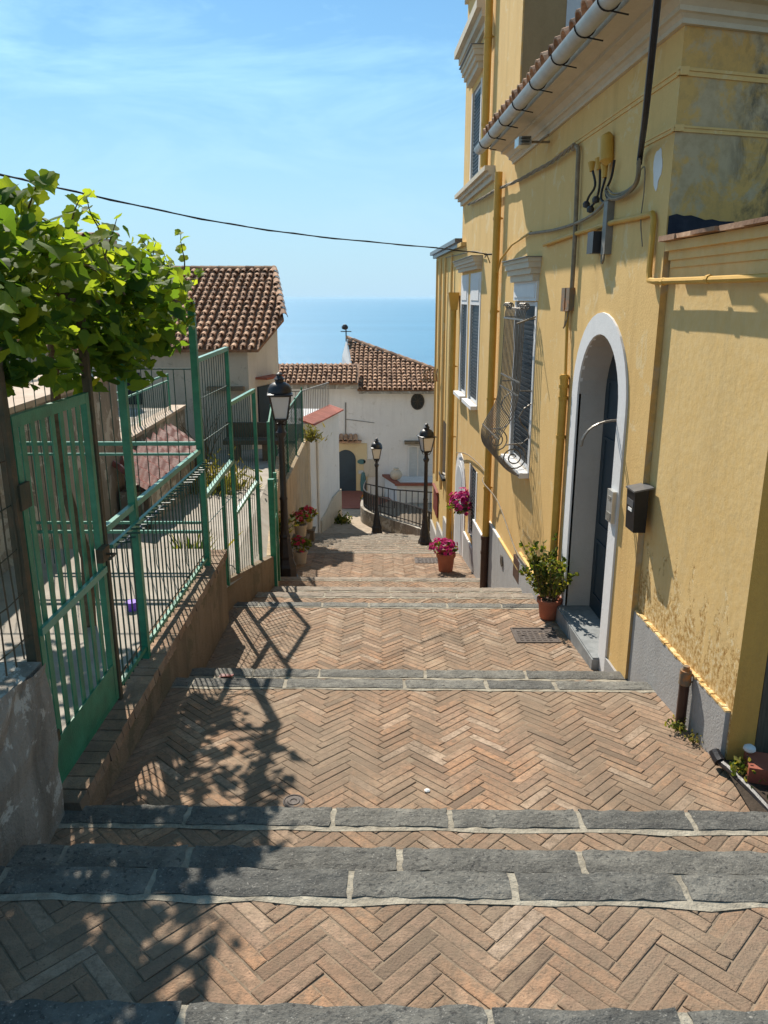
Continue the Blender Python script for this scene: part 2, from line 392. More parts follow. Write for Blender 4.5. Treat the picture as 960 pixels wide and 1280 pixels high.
def tread(name, ya, yb, za, zb, xl, xr, nose=.17, bricks=True, skew=SK, riser=.2, xl2=None, xr2=None, rows=1):
    """brick tread from ya (near) to yb (far edge), dark stone nosing along the far edge"""
    r=random.Random(int(ya*977)); mb=MB()
    zf=lambda y:(za+(zb-za)*(y-ya)/(yb-ya))
    P=lambda x,y,dz=0:Vector((x,y,zf(y-skew*x)+dz))
    # bed + riser
    bz=-.0042
    vs=[P(xl,ya-.3+skew*xl,bz),P(xr,ya-.3+skew*xr,bz),P(xr,yb-.01+skew*xr,bz),P(xl,yb-.01+skew*xl,bz)]
    lo=[Vector((p.x,p.y,min(za,zb)-.9)) for p in vs]
    mb.hexa(lo+vs,1)
    yn=yb-nose*rows-.004
    if bricks and yn>ya+.02:
        for p in herring(xl,xr,max(ya-.02,ya),yn,skew):
            a=inset(p,.0029); 
            if not a or area(a)<.0003: continue
            a=[(q[0]+r.gauss(0,.0016),q[1]+r.gauss(0,.0016)) for q in a]; b=inset(a,.0045); dz=max(-.003,min(.003,r.gauss(0,.0013))); tx,ty=r.gauss(0,.007),r.gauss(0,.007)
            cx=sum(q[0] for q in p)/len(p); cy=sum(q[1] for q in p)/len(p)
            h=lambda q,e:P(q[0],q[1],e+dz+tx*(q[0]-cx)+ty*(q[1]-cy))
            n=len(a); t=min(1,max(0,r.gauss(.52,.30)))
            if not b or area(b)<.0002:
                mb.add([h(q,0) for q in a],[tuple(range(n))],0,t); continue
            mb.add([h(q,-.014) for q in a]+[h(q,-.0018) for q in a]+[h(q,0) for q in b],
                   [(i,(i+1)%n,n+(i+1)%n,n+i) for i in range(n)]+[(n+i,n+(i+1)%n,2*n+(i+1)%n,2*n+i) for i in range(n)]+[tuple(range(2*n,3*n))],0,t)
    # mortar line behind the nosing, irregular
    for k in range(rows):
        y1=yb-nose*k; y0=y1-nose
        x=xl+.01; seg=[]
        while x<xr-.02:
            L=min(r.uniform(.5,1.0),xr-x)
            if xr-(x+L)<.25: L=xr-x
            seg.append((x,x+L)); x+=L
        n=26; lip=[(xl+(xr-xl)*i/n) for i in range(n+1)]
        e0=[y0-.014-r.uniform(0,.028) for _ in lip]
        top=[P(q,e+skew*q,.003) for q,e in zip(lip,e0)]+[P(q,y1-.012+skew*q,.003) for q in reversed(lip)]
        m=len(lip)
        mb.add(top,[(i,i+1,2*m-2-i,2*m-1-i) for i in range(m-1)],2)
        mb.add([P(q,y1-.012+skew*q,.003) for q in lip]+[P(q,y1-.012+skew*q,-.17) for q in lip],[(i+1,i,m+i,m+i+1) for i in range(m-1)],2)
        for (a,b) in seg:
            a+=r.uniform(.0,.012); b-=r.uniform(.0,.012)
            nx=max(4,int((b-a)/.055)); nyy=4; t=r.random(); grid=[]
            ch=[(r.uniform(0,.02),r.uniform(0,.02)) for _ in range(2)]
            for iy in range(nyy+1):
                for ix in range(nx+1):
                    fx=ix/nx; fy=iy/nyy
                    x=a+(b-a)*fx; y=y0+(y1-y0)*fy
                    if iy==0: y+=r.uniform(0,.013)
                    if iy==nyy: y-=r.uniform(0,.016)
                    if ix==0: x+=r.uniform(0,.012)
                    if ix==nx: x-=r.uniform(0,.012)
                    edge=(iy in(0,nyy)) or (ix in(0,nx))
                    z=.011+r.uniform(-.003,.003)-(.004 if edge else 0)
                    grid.append(P(x,y+skew*x,z))
            w=nx+1
            fs=[(iy*w+ix,iy*w+ix+1,(iy+1)*w+ix+1,(iy+1)*w+ix) for iy in range(nyy) for ix in range(nx)]
            rim=[i for i in range(w)]+[iy*w+nx for iy in range(1,nyy+1)]+[nyy*w+ix for ix in range(nx-1,-1,-1)]+[iy*w for iy in range(nyy-1,0,-1)]
            base=len(grid); low=[grid[i]+Vector((0,0,-.16)) for i in rim]; q=len(rim)
            fs+=[(rim[(i+1)%q],rim[i],base+i,base+(i+1)%q) for i in range(q)]
            mb.add(grid+low,fs,3,t)
    o=mb.build(name,[M['brick'],M['joint'],M['mortar'],M['stone'] if ya<8 else M['stone_worn']])
    return struct(o)
def xr(y): return wx(y)+.06
XL=-2.0
T=[ # ya, yb, za, zb
 (-3.0,.9,-1.82,-1.82),(.9,1.80,-2.0,-2.0),(1.80,2.566,-2.18,-2.18),(2.566,2.917,-2.36,-2.36),(2.917,3.44,-2.54,-2.54),
 (3.44,5.38,-2.72,-2.83),(5.38,5.90,-3.01,-3.01),(5.90,8.13,-3.19,-3.32),(8.13,8.9,-3.50,-3.50),(8.9,9.56,-3.68,-3.68),
 (9.56,9.98,-3.86,-3.86),(9.98,10.43,-4.04,-4.04),(10.43,10.88,-4.22,-4.22),(10.88,11.33,-4.40,-4.40),(11.33,12.35,-4.58,-4.58),
 (12.35,15.3,-4.76,-5.10)]
y,z=15.3,-5.25
for i in range(12):
    T.append((y,y+.725,z,z-.045)); y+=.725; z-=.19
ZEND,YEND=z,y
def gz(Y):
    for a,b,c,d in T:
        if a<=Y<b: return c+(d-c)*(Y-a)/(b-a)
    return ZEND-.10*(Y-YEND)
for i,(a,b,c,d) in enumerate(T):
    right = xr(a) if a>=5.3 else (2.9 if a<3.4 else 2.25)
    tread('stair_landing' if b-a>1.5 else 'stair_step', a,b,c,d, XL if a<12 else -2.5, right, nose=.155 if a<4 else .15 if a<8 else .15 if a<15 else .09, bricks=True, rows=1)
# little square at the bottom of the steps
mb=MB(); r=random.Random(5)
zp=lambda Y:ZEND-.085*(Y-YEND)
gx=[-4.5+.5*i for i in range(20)]; gy=[YEND+.5*i for i in range(20)]
vsl=[(x,y_,zp(y_)+r.uniform(-.012,.012)) for y_ in gy for x in gx]
mb.add(vsl,[(j*20+i,j*20+i+1,(j+1)*20+i+1,(j+1)*20+i) for j in range(19) for i in range(19)])
M['cobble']=simple('worn_paving',[(.3,(.27,.21,.15)),(.55,(.36,.29,.22)),(.75,(.44,.37,.29))],5,.9,.5,22)
struct(mb.build('square_paving',M['cobble']))
mb=MB()
b0=29.2
mb.add([(-2.6,b0,zp(b0)+.02),(-.9,b0,zp(b0)+.02),(-.9,32.3,zp(b0)-.02),(-2.6,32.3,zp(b0)-.02)],[(0,1,2,3)])
M['redpave']=simple('red_terracotta_paving',[(.3,(.23,.075,.05)),(.7,(.31,.11,.075))],9,.8,.3,30)
struct(mb.build('entrance_paving',M['redpave']))

# covers let into the paving
s,zz=0,0
def on_ground(px,py,lo=2,hi=24):
    rr=ray(px,py); best=None; Y=lo
    while Y<hi:
        if abs(rr.z/rr.y*Y-gz(Y-SK*rr.x/rr.y*Y))<.012: best=Y; break
        Y+=.004
    Y=best or hi; p=rr*(Y/rr.y); return Vector((p.x,p.y,gz(Y-SK*p.x)))
p=on_ground(367,1000)
mb=MB(); mb.lathe([(.0,0),(.062,0),(.062,.006),(.054,.008),(.05,.004),(.036,.004),(.033,.008),(.02,.008),(.016,.004),(0,.004)],p+Vector((0,0,-.001)),20)
tag(mb.build('drain_cover',M['iron_lid'],origin=p),'small round rusty drain cover set in the herringbone brick landing','drain cover')
def square_cover(p,w,d,label):
    t=thing('manhole_cover',label,'manhole cover',p,'square covers in the brick paving')
    mb=MB(); a=.018
    sl=(gz(p.y+.3)-gz(p.y-.3))/.6
    def B(x0,x1,y0,y1,z0,z1,mb=mb):
        mb.hexa([p+Vector((x,y_,z+sl*y_)) for z in (z0,z1) for x,y_ in ((x0,y0),(x1,y0),(x1,y1),(x0,y1))])
    B(-w/2,w/2,-d/2,-d/2+a,-.01,.009);B(-w/2,w/2,d/2-a,d/2,-.01,.009);B(-w/2,-w/2+a,-d/2+a,d/2-a,-.01,.009);B(w/2-a,w/2,-d/2+a,d/2-a,-.01,.009)
    mb.build('frame',M['iron_lid'],t)
    mb2=MB(); B(-w/2+a,w/2-a,-d/2+a,d/2-a,-.01,.003,mb2)
    for i in range(6):
        for j in range(6):
            x0=-w/2+.05+i*(w-.1)/6; y0=-d/2+.05+j*(d-.1)/6
            B(x0,x0+(w-.1)/6*.6,y0,y0+(d-.1)/6*.6,.003,.007,mb2)
    for x in (-w/2+.07,w/2-.12):
        B(x,x+.05,-.012,.012,.003,.011,mb2)
    mb2.build('lid',M['iron_lid'],t)
square_cover(on_ground(669,793),.44,.40,'square brown iron manhole cover beside the potted shrub')
square_cover(on_ground(536,700,12.4),.55,.5,'small distant square manhole cover near the magenta flower pot')

p=on_ground(534,987)
mb=MB(); mb.lathe([(0,0),(.014,.001),(.018,.008),(.009,.014),(0,.013)],p,7); tag(mb.build('paper_scrap',M['paper'],origin=p),'tiny white paper scrap lying on the wide brick landing','litter')
p=on_ground(283,846)
mb=MB(); mb.hexa([p+Vector(q) for q in ((-.06,-.02,.016),(.05,-.015,.02),(.06,.03,.016),(-.05,.025,.02),(-.06,-.02,.020),(.05,-.015,.026),(.06,.03,.020),(-.05,.025,.027))]); tag(mb.build('wrapper',M['red_paint'],origin=p),'small red wrapper lying on the stone edge by the left wall','litter')
# ------------------------------------------------------------------ facade builder
def arc_pts(sc_,zs,r,n=14): return [(sc_-r*math.cos(math.pi*i/n), zs+r*math.sin(math.pi*i/n)) for i in range(n+1)]
def wall_front(mb, s0,s1,z0,z1, holes, d=0.0, depth=.28, mi=0, rmi=1):
    """front skin between s0..s1, z0..z1 with holes (sa,sb,za,zb,arch) and their reveals"""
    S=sorted({s0,s1,*[h[0] for h in holes],*[h[1] for h in holes]}); Z=sorted({z0,z1,*[h[2] for h in holes],*[h[3] for h in holes]})
    def sub(L,step):
        out=[]
        for a,b in zip(L,L[1:]):
            n=max(1,int((b-a)/step)); out+= [a+(b-a)*i/n for i in range(n)]
        return out+[L[-1]]
    S=sub(S,1.0); Z=sub(Z,1.0)
    for a,b in zip(S,S[1:]):
        for c,e in zip(Z,Z[1:]):
            ms,mz=(a+b)/2,(c+e)/2
            if any(h[0]<ms<h[1] and h[2]<mz<h[3] for h in holes): continue
            mb.add([W(a,c,d),W(b,c,d),W(b,e,d),W(a,e,d)],[(3,2,1,0)],mi)
    for (a,b,c,e,arch) in holes:
        if arch:
            r=(b-a)/2; zs=e-r; ap=arc_pts((a+b)/2,zs,r)
            for p,q in zip(ap,ap[1:]):
                mb.add([W(p[0],p[1],d),W(q[0],q[1],d),W(q[0],e,d),W(p[0],e,d)],[(3,2,1,0)],mi)
                mb.add([W(p[0],p[1],d),W(q[0],q[1],d),W(q[0],q[1],d-depth),W(p[0],p[1],d-depth)],[(0,1,2,3)],rmi)
            top=zs
        else:
            top=e; mb.add([W(a,e,d),W(b,e,d),W(b,e,d-depth),W(a,e,d-depth)],[(0,1,2,3)],rmi)
        mb.add([W(a,c,d),W(a,top,d),W(a,top,d-depth),W(a,c,d-depth)],[(0,1,2,3)],rmi)
        mb.add([W(b,c,d),W(b,top,d),W(b,top,d-depth),W(b,c,d-depth)],[(3,2,1,0)],rmi)
        mb.add([W(a,c,d),W(b,c,d),W(b,c,d-depth),W(a,c,d-depth)],[(3,2,1,0)],rmi)

def arch_ring(mb, a,b,zb,ztop, w, d0,d1, mi=0):
    """flat painted surround: jambs and arch, w wide, between depths d0..d1"""
    r=(b-a)/2; c=(a+b)/2; zs=ztop-r
    mb.wbox(a-w,a,zb,zs,d0,d1,mi); mb.wbox(b,b+w,zb,zs,d0,d1,mi)
    inn=arc_pts(c,zs,r,18); out=arc_pts(c,zs,r+w,18)
    for i in range(18):
        p0,p1,q1,q0=inn[i],inn[i+1],out[i+1],out[i]
        mb.hexa([W(*p0,d0),W(*p1,d0),W(*q1,d0),W(*q0,d0),W(*p0,d1),W(*p1,d1),W(*q1,d1),W(*q0,d1)],mi)

SC0=5.72           # near corner of the yellow house
SP_=11.1           # where the tall house begins
SE=16.2            # end of the tall house
SL=21.2            # end of the low house
# openings
DOOR=(6.36,7.54,-3.12,-.31,True)
W1=(9.55,10.65,-2.12,-.05,False)
W3=(13.75,14.75,-1.85,.42,False); W2=(15.2,16.0,-1.85,.42,False)

# ---- yellow house
yh=thing('yellow_house','yellow plastered house with arched teal door and long grey gutter on the right','house',W(SC0,-3.4))
mb=MB(); wall_front(mb,SC0,SP_,-6,1.72,[DOOR,W1])
E=Vector((math.cos(R(17)),math.sin(R(17)),0))      # end face runs away to the right
c0=W(SC0,0); 
def EP(t,z,d=0): 
    nrm=Vector((E.y,-E.x,0)); return Vector((c0.x,c0.y,z))+E*t+nrm*d
for k in range(8):
    for a,b in ((-6,-3),(-3,0),(0,1.72)):
        mb.add([EP(k*.8,a),EP(k*.8+.8,a),EP(k*.8+.8,b),EP(k*.8,b)],[(0,1,2,3)],2)
# body behind the front, keeps light out
mb.box(2.35,8,6.4,SP_-.02,-6,1.70,0)
mb.build('wall',[M['yellow'],M['reveal'],M['yellow_dull']],yh)
# cornice: stepped mouldings, deep soffit
prof=[(0,1.715),(.035,1.715),(.035,1.745),(.06,1.765),(.085,1.77),(.085,1.80),(.13,1.835),(.19,1.84),(.19,1.87),(.26,1.885),(.34,1.89),(.34,1.94),(.375,1.95),(.375,1.99),(0,2.03)]
def cornice(mb, ends):
    # ends: list of functions (d,z)->point
    n=len(prof)
    for f,g in zip(ends,ends[1:]):
        vs=[f(d,z) for d,z in prof]+[g(d,z) for d,z in prof]
        mb.add(vs,[(i,i+1,n+i+1,n+i) for i in range(n-1)])
    mb.add([ends[0](d,z) for d,z in prof],[tuple(range(n))]); mb.add([ends[-1](d,z) for d,z in prof],[tuple(range(n-1,-1,-1))])
nE=Vector((E.y,-E.x,0)); nW=Vector((-1,WK,0)).normalized()
mit=(nE+nW); mit=mit/(mit.dot(nW))
mb=MB()
cornice(mb,[lambda d,z:W(SP_+.12,z,d-.001), lambda d,z:W(9.2,z,d-.001), lambda d,z:Vector((c0.x,c0.y,z))+mit*d, lambda d,z:EP(6.0,z,d)])
mb.build('cornice',M['cornice'],yh)
# string courses
mb=MB()
for z0,h,dd in ((1.42,.03,.010),(1.45,.02,.018)):
    mb.wbox(SC0-.02,9.0,z0,z0+h,-.05,dd)
    q=[EP(-.02,z0,-.02),EP(2.6,z0,-.02),EP(2.6,z0,dd),EP(-.02,z0,dd)]
    mb.prism(q,(0,0,h-.001))
for z0,h,dd in ((1.08,.025,.010),(1.105,.015,.016)):
    mb.wbox(SC0-.02,6.35,z0,z0+h,-.05,dd)
    q=[EP(-.02,z0,-.02),EP(.95,z0,-.02),EP(.95,z0,dd),EP(-.02,z0,dd)]
    mb.prism(q,(0,0,h-.001))
mb.build('string_course',M['yellow'],yh)
# bare grey patches on the corner (separate worn plaster skims), dark band on the end face
def blob(f,cx,cz,rx,rz,n=22,seed=1,th=.006):
    r=random.Random(seed); pts=[]; ph=[r.uniform(0,6.28) for _ in range(5)]
    for i in range(n):
        a=2*math.pi*i/n; k=1+sum(math.sin(a*(j+2)+ph[j])*.13/(1+j*.35) for j in range(5))
        pts.append(f(cx+rx*k*math.cos(a),cz+rz*k*math.sin(a)))
    return pts
mb=MB(); mb.prism(blob(lambda s_,z:W(s_,z,.001),5.98,.89,.07,.15,seed=8),nW*.003)
mb.build('bare_patch',M['white_paint'],yh)
mb=MB()  # dark irregular band along the foot of the end face
pts=[EP(.01,.42,.002)]+[EP(.06*i+.01,.545+.012*math.sin(i*.9)+.008*math.sin(i*2.3)-.010*max(0,i-5),.002) for i in range(20)]+[EP(1.25,.36,.002),EP(.01,.36,.002)]
mb.prism(pts[:-2]+[EP(1.25,.38,.002)],nE*.004); mb.build('dark_course',M['dark_band'],yh)
# roof tiles peeping over the gutter
def barrel_row(mb,P,n,rad,L,dirv,side,up,rs):
    pass
mb=MB(); r=random.Random(2)
roofd=Vector((.90,0,.30)).normalized()
k=0; s_=SC0-.35
mb.add([W(SC0-.4,1.99,.40),W(SP_+.1,1.99,.40),W(SP_+.1,1.99,.40)+roofd*3,W(SC0-.4,1.99,.40)+roofd*3],[(0,1,2,3)])
def half_tile(mb,a,d,side,up,L,r0,r1,tint,n=6,lift=.0):
    vs=[]
    for (t,rr) in ((0,r0),(1,r1)):
        c=a+d*(L*t)
        for i in range(n+1):
            an=math.pi*i/n; vs.append(c+side*(-rr*math.cos(an))+up*(rr*math.sin(an)+lift*(1-t)))
    m=n+1
    for (t,rr) in ((0,r0),):
        for i in range(n+1):
            an=math.pi*i/n; vs.append(a+side*(-(rr-.016)*math.cos(an))+up*((rr-.016)*math.sin(an)+lift))
    fs=[(i,i+1,m+i+1,m+i) for i in range(n)]+[(i+1,i,2*m+i,2*m+i+1) for i in range(n)]
    mb.add(vs,fs,0,tint)
while s_<SP_:
    a=W(s_,2.02,.45+r.uniform(-.015,.015)); sd=Vector((WK,1,0)).normalized(); upv=Vector((-.316,0,.949))
    half_tile(mb,a,roofd,sd,upv,.45,.085,.075,r.random()); half_tile(mb,a+roofd*.36,roofd,sd,upv,.45,.085,.075,r.random())
    s_+=.215
mb.build('roof',M['tile'],yh)
# gutter: half-round trough with strap brackets
mb=MB(); gd=.455; gz0=1.93; pts=[]; gr=.075; n=10
S=[SC0-.45,7,8.3,9.7,SP_+.25]
for s_ in S:
    for i in range(n+1):
        a=math.pi+math.pi*i/n; pts.append(W(s_,gz0+gr*math.sin(a),gd+gr*math.cos(a)))
    for i in range(n,-1,-1):
        a=math.pi+math.pi*i/n; pts.append(W(s_,gz0+(gr-.006)*math.sin(a),gd+(gr-.006)*math.cos(a)))
m=2*(n+1); fs=[]
for k in range(len(S)-1):
    for i in range(m): fs.append((k*m+i,k*m+(i+1)%m,(k+1)*m+(i+1)%m,(k+1)*m+i))
mb.add(pts,fs); 
mb.add([W(S[-1],gz0+gr*math.sin(math.pi+math.pi*i/n),gd+gr*math.cos(math.pi+math.pi*i/n)) for i in range(n+1)],[tuple(range(n+1))])
mb.build('gutter',M['gutter'],yh,smooth=True)
for s_ in (5.9,6.45,7.15,7.95,8.75,9.5,10.2,10.85):
    mb=MB(); g=.079
    mb.tube([W(s_,gz0+g*math.sin(math.pi+math.pi*i/8),gd+g*math.cos(math.pi+math.pi*i/8)) for i in range(9)],.007,5)
    mb.tube([W(s_,gz0-.065,gd+.05),W(s_,gz0-.10,gd-.14)],.006,5)
    mb.build('gutter_bracket',M['cable'],yh)
# door: white surround, leaf, threshold
mb=MB(); arch_ring(mb,DOOR[0],DOOR[1],-3.40,DOOR[3],.185,-.02,.018)
mb.build('door_surround',M['white_paint'],yh)
dl=MB(); r_=(DOOR[1]-DOOR[0])/2; cs=(DOOR[0]+DOOR[1])/2
def arch_panel(mb,a,b,zb,zt,d0,d1,mi=0):
    r=(b-a)/2; pts=[(a,zb)]+arc_pts((a+b)/2,zt-r,r,16)+[(b,zb)]
    mb.prism([W(p[0],p[1],d0) for p in pts], nW*(d1-d0), mi)
arch_panel(dl,DOOR[0]-.02,DOOR[1]+.02,DOOR[2],DOOR[3]+.02,-.30,-.255)
dl.wbox(cs-.02,cs+.02,DOOR[2]+.03,DOOR[3]-.06,-.256,-.235)
for a,b in ((DOOR[0]+.09,cs-.1),(cs+.1,DOOR[1]-.09)):
    for z0,z1 in ((-2.95,-2.35),(-2.2,-1.3),(-1.15,-.75)):
        for q in ((a,b,z0,z0+.03),(a,b,z1-.03,z1),(a,a+.03,z0+.03,z1-.03),(b-.03,b,z0+.03,z1-.03)): dl.wbox(*q,-.256,-.244)
door=dl.build('door',M['door_leaf'],yh)
mb=MB(); mb.tube([W(cs-.09,-2.0,-.25),W(cs-.09,-2.0,-.19),W(cs-.09,-1.9,-.18),W(cs-.09,-1.8,-.19),W(cs-.09,-1.8,-.25)],.012,6)
mb.build('handle',M['iron_black'],door)
mb=MB(); mb.wbox(DOOR[0]-.05,DOOR[1]+.06,-3.45,-3.118,-.26,.085); mb.wbox(DOOR[0]-.04,DOOR[1]+.05,-3.118,-3.105,-.25,.075)
mb.build('threshold',M['threshold'],yh)
# curved iron hook by the arch
mb=MB(); q=fw(786,482,.02)
pts=[]
for i in range(9):
    a=i/8; pts.append(W(6.38+.02*a, -.98-.22*a*a, .0+.28*math.sin(a*1.55)))
for k in range(2): mb.tube([p+Vector((0,.035*k,-.01*k)) for p in pts],.010,5)
mb.build('canopy_bracket',M['iron_grey'],yh)
# window with bulging grille
def window(root, w, panel, name='window', hood=None, sill=True, leaf='dark_hole', prouds=.05):
    a,b,c,e,_=w
    fr=MB()
    for q in ((a,a+.035,c,e),(b-.035,b,c,e),(a+.035,b-.035,e-.05,e),(a+.035,b-.035,c,c+.05)): fr.wbox(*q,-.2,-.030)
    f=fr.build('window',M['white_paint'],root)
    lf=MB(); lf.wbox(a+.035,b-.035,c+.05,e-.05,-.24,-.032)
    zt=e-panel if panel else e-.05
    n=int((zt-c-.1)/.06)
    for i in range(n):
        z=c+.08+i*(zt-c-.12)/n; lf.wbox(a+.05,b-.05,z,z+.03,-.033,-.022)
    lf.build('shutter',M[leaf],f)
    if panel:
        pn=MB(); pn.wbox(a+.002,b-.002,e-panel,e-.003,-.12,.012); pn.wbox(a+.06,b-.06,e-panel+.08,e-.1,.012,.022)
        pn.build('blind_box',M['white_paint'],f)
    if sill:
        sl=MB(); sl.wbox(a-.08,b+.08,c-.07,c-.004,-.15,.12); sl.build('sill',M['white_paint'],f)
    # white side trims
    for q0,q1 in ((a-.09,a-.001),(b+.001,b+.09)):
        tr_=MB(); tr_.wbox(q0,q1,c,e,-.1,.010); tr_.build('trim',M['white_paint'],f)
    if hood:
        h=MB(); a2,b2,z0,z1,pr=hood; hh=z1-z0
        for k,(f0,f1,dd) in enumerate(((0,.3,.5),(.3,.55,.72),(.55,.8,.9),(.8,.97,1.0))):
            h.wbox(a2+(1-dd)*pr*.8,b2-(1-dd)*pr*.8,z0+f0*hh,z0+f1*hh,-.1,pr*dd)
        h.build('hood',M['cornice'],f)
        h=MB(); h.wbox(a2-.02,b2+.02,z0+.97*hh,z0+hh,-.05,pr+.03); h.build('hood_slab',M['grey_lid'],f)
    return f
W1b=(9.55,10.65,-2.12,.13,False)
win=window(yh,W1,None,hood=(9.38,10.85,.19,.46,.16))
pn=MB(); pn.wbox(9.44,10.76,-.04,.19,-.01,.03); pn.wbox(9.5,10.7,0.0,.15,.03,.04); pn.build('blind_box',M['white_paint'],win)
gr_=MB()
gp=[(.10,-.12),(.14,-.2),(.15,-.6),(.16,-1.0),(.19,-1.25),(.24,-1.43),(.32,-1.57),(.385,-1.70),(.41,-1.83),(.38,-1.96),(.29,-2.07),(.16,-2.15),(.0,-2.19)]
nb=15
gpv=smooth_path([Vector((d,0,z)) for d,z in gp],4)
for i in range(nb):
    s_=9.50+i*(1.2/(nb-1)); gr_.tube([W(s_,q.z,q.x) for q in gpv],.0072,5)
for zi,(d,z) in ((2,(.145,-.26)),(4,(.155,-1.0)),(5,(.165,-1.16)),(7,(.385,-1.70)),(11,(.12,-2.16))):
    gr_.wbox(9.48,10.72,z-.010,z+.010,d+.006,d+.014)
def spiral(mb,s_,cz,cd,r0,turns,sg=1,start=0):
    pts=[]; n=int(turns*16)
    for i in range(n+1):
        a=start+sg*2*math.pi*turns*i/n; r=r0*(1-.82*i/n); pts.append(W(s_,cz+r*math.sin(a),cd+r*math.cos(a)))
    mb.tube(pts,.009,5)
for s_ in (9.5,10.7):
    spiral(gr_,s_,-1.93,.20,.17,2.2,1,math.pi*.5)
    gr_.tube([W(s_,-1.25,.0),W(s_,-1.32,.10),W(s_,-1.42,.15),W(s_,-1.5,.12),W(s_,-1.6,.03),W(s_,-1.68,.02),W(s_,-1.75,.10),W(s_,-1.77,.30)],.009,5)
    for z in (-.25,-1.1,-2.15): gr_.tube([W(s_,z,0),W(s_,z,.15)],.009,5)
    for k in range(3): spiral(gr_,9.52+k*.11 if s_<10 else 10.68-k*.11,-.11,.12,.05,1.3,1)
gr_.tube([W(9.45,-.22,.02),W(9.36,-.30,.26)],.012,5)
gr_.build('window_grille',M['iron_grey'],win)
# grey plinth, stepping down with the street
def plinths(root,lst,zb_,edge=None,dd=.03,d0=-.03):
    for a,b,z in lst:
        mb=MB(); mb.wbox(a,b,zb_,z,d0,dd); p=mb.build('plinth',M['plinth'],root)
        if edge: mb=MB(); mb.wbox(a,b,z,z+.025,d0,dd+.004); mb.build('plinth_edge',M[edge],p)
plinths(yh,((DOOR[1]+.19,9.7,-3.26),(9.7,SP_-.005,-3.50)),-6,'yellow_pale')
plinths(yh,((SC0+.01,DOOR[0]-.19,-3.03),),-4,None,.02)
mb=MB(); mb.wbox(9.62,9.98,-3.66,-3.36,-.02,.034); mb.build('niche',M['brown_pipe'],yh)
# small plinth vent
mb=MB(); q=W(10.75,-3.72,.03)
mb.lathe([(.09,0),(.09,.02),(.06,.02),(.06,.008),(0,.008)],(0,0,0),12)
for k in range(3): mb.bar((-.06,-.03+.03*k,.016),(.06,-.03+.03*k,.016),.008)
rot=Matrix.Rotation(R(-90),4,'Y'); mb.v=[rot@p+q for p in mb.v]
mb.build('plinth_vent',M['iron_grey'],yh)

# ---- tall house
th=thing('tall_house','tall yellow house with an upper floor rising past the gutter roof','house',W(SP_,-5))
mb=MB(); UP=(14.3,15.25,1.95,3.5,False)
ADOOR=(14.75,15.55,-5.6,-3.2,True); LW=(13.5,14.2,-4.35,-3.0,False)
wall_front(mb,SP_,SE,-9,8,[W3,W2,UP,LW])
mb.add([W(SP_,-9),W(SP_,8),W(SP_,8,-6),W(SP_,-9,-6)],[(0,1,2,3)],2)
mb.add([W(SE,-9),W(SE,8),W(SE,8,-6),W(SE,-9,-6)],[(3,2,1,0)],0)
mb.add([W(SP_,8),W(SE,8),W(SE,8,-6),W(SP_,8,-6)],[(0,1,2,3)],0)
mb.box(2.3,7,SP_+.25,SE-.25,-9,7.9,0)
mb.build('wall',[M['yellow'],M['reveal'],M['yellow_dull']],th)
# side strip panel of the upper floor (its shade painted brown) with a pale recess
mb=MB(); 
def NP(d,z,o=0): p=W(SP_,z,d); return Vector((p.x,p.y-o,z))
mb.prism([NP(-.55,1.9,.003),NP(-.88,1.9,.003),NP(-.88,8,.003),NP(-.55,8,.003)],(0,-.02,0)); mb.build('pale_panel',M['shutter'],th)
mb=MB(); mb.prism([NP(-.02,1.9,.003),NP(-.55,1.9,.003),NP(-.55,8,.003),NP(-.02,8,.003)],(0,-.01,0)); 
M['shade_brown']=plaster('shaded_side_plaster',(.26,.18,.09),(.33,.23,.12),(.13,.09,.05)); mb.build('shaded_side_panel',M['shade_brown'],th)
window(th,W3,.55,hood=(13.6,16.12,.47,.68,.17)); window(th,W2,.55)
window(th,UP,None,hood=(14.05,15.5,3.62,3.95,.2))
lw=window(th,LW,None,sill=False)
# upper sill course and hoods above
mb=MB()
for z0,z1,dd in ((1.72,1.80,.05),(1.80,1.86,.10),(1.86,1.93,.16)): mb.wbox(12.7,SE+dd*.6,z0,z1,-.05,dd)
mb.build('sill_course',M['cornice'],th)
mb=MB()
for z0,z1,dd in ((4.1,4.2,.06),(4.2,4.32,.14),(4.32,4.45,.22)): mb.wbox(13.6,SE+dd*.6,z0,z1,-.05,dd)
for z0,z1,dd in ((5.2,5.3,.06),(5.3,5.42,.16),(5.42,5.55,.26)): mb.wbox(13.0,SE+dd*.6,z0,z1,-.05,dd)
mb.build('upper_moulding',M['cornice'],th)
mb=MB(); mb.wbox(15.6,SE+.01,.95,1.02,-.03,.10); mb.build('ledge',M['yellow'],th)
def pipe_on_wall(name,s_,ztop,zbot,r,parent,mat,collars=(),d=None,head=False):
    mb=MB(); d=d or r+.03
    mb.tube([W(s_,ztop,d),W(s_,zbot,d)],r,10)
    for z in collars: mb.tube([W(s_,z-.02,d),W(s_,z+.02,d)],r+.008,10)
    for z in collars: mb.tube([W(s_,z,d),W(s_,z,-.02)],.012,5)
    return mb.build(name,M[mat],parent,smooth=True)
dp=pipe_on_wall('downpipe',11.9,1.72,-3.72,.055,th,'ochre_paint',(1.1,-.2,-1.5,-2.9))
mb=MB(); mb.tube([W(11.9,-3.70,.085),W(11.9,-3.76,.085)],[.075,.075],10); mb.tube([W(11.9,-3.76,.085),W(11.9,-5.2,.085)],.066,10); mb.tube([W(11.9,-3.95,.085),W(11.9,-4.0,.085)],.074,10)
mb.build('pipe_foot',M['brown_pipe'],dp,smooth=True)
dp=pipe_on_wall('downpipe',13.2,5.0,1.98,.06,th,'ochre_paint',(3.8,2.6))
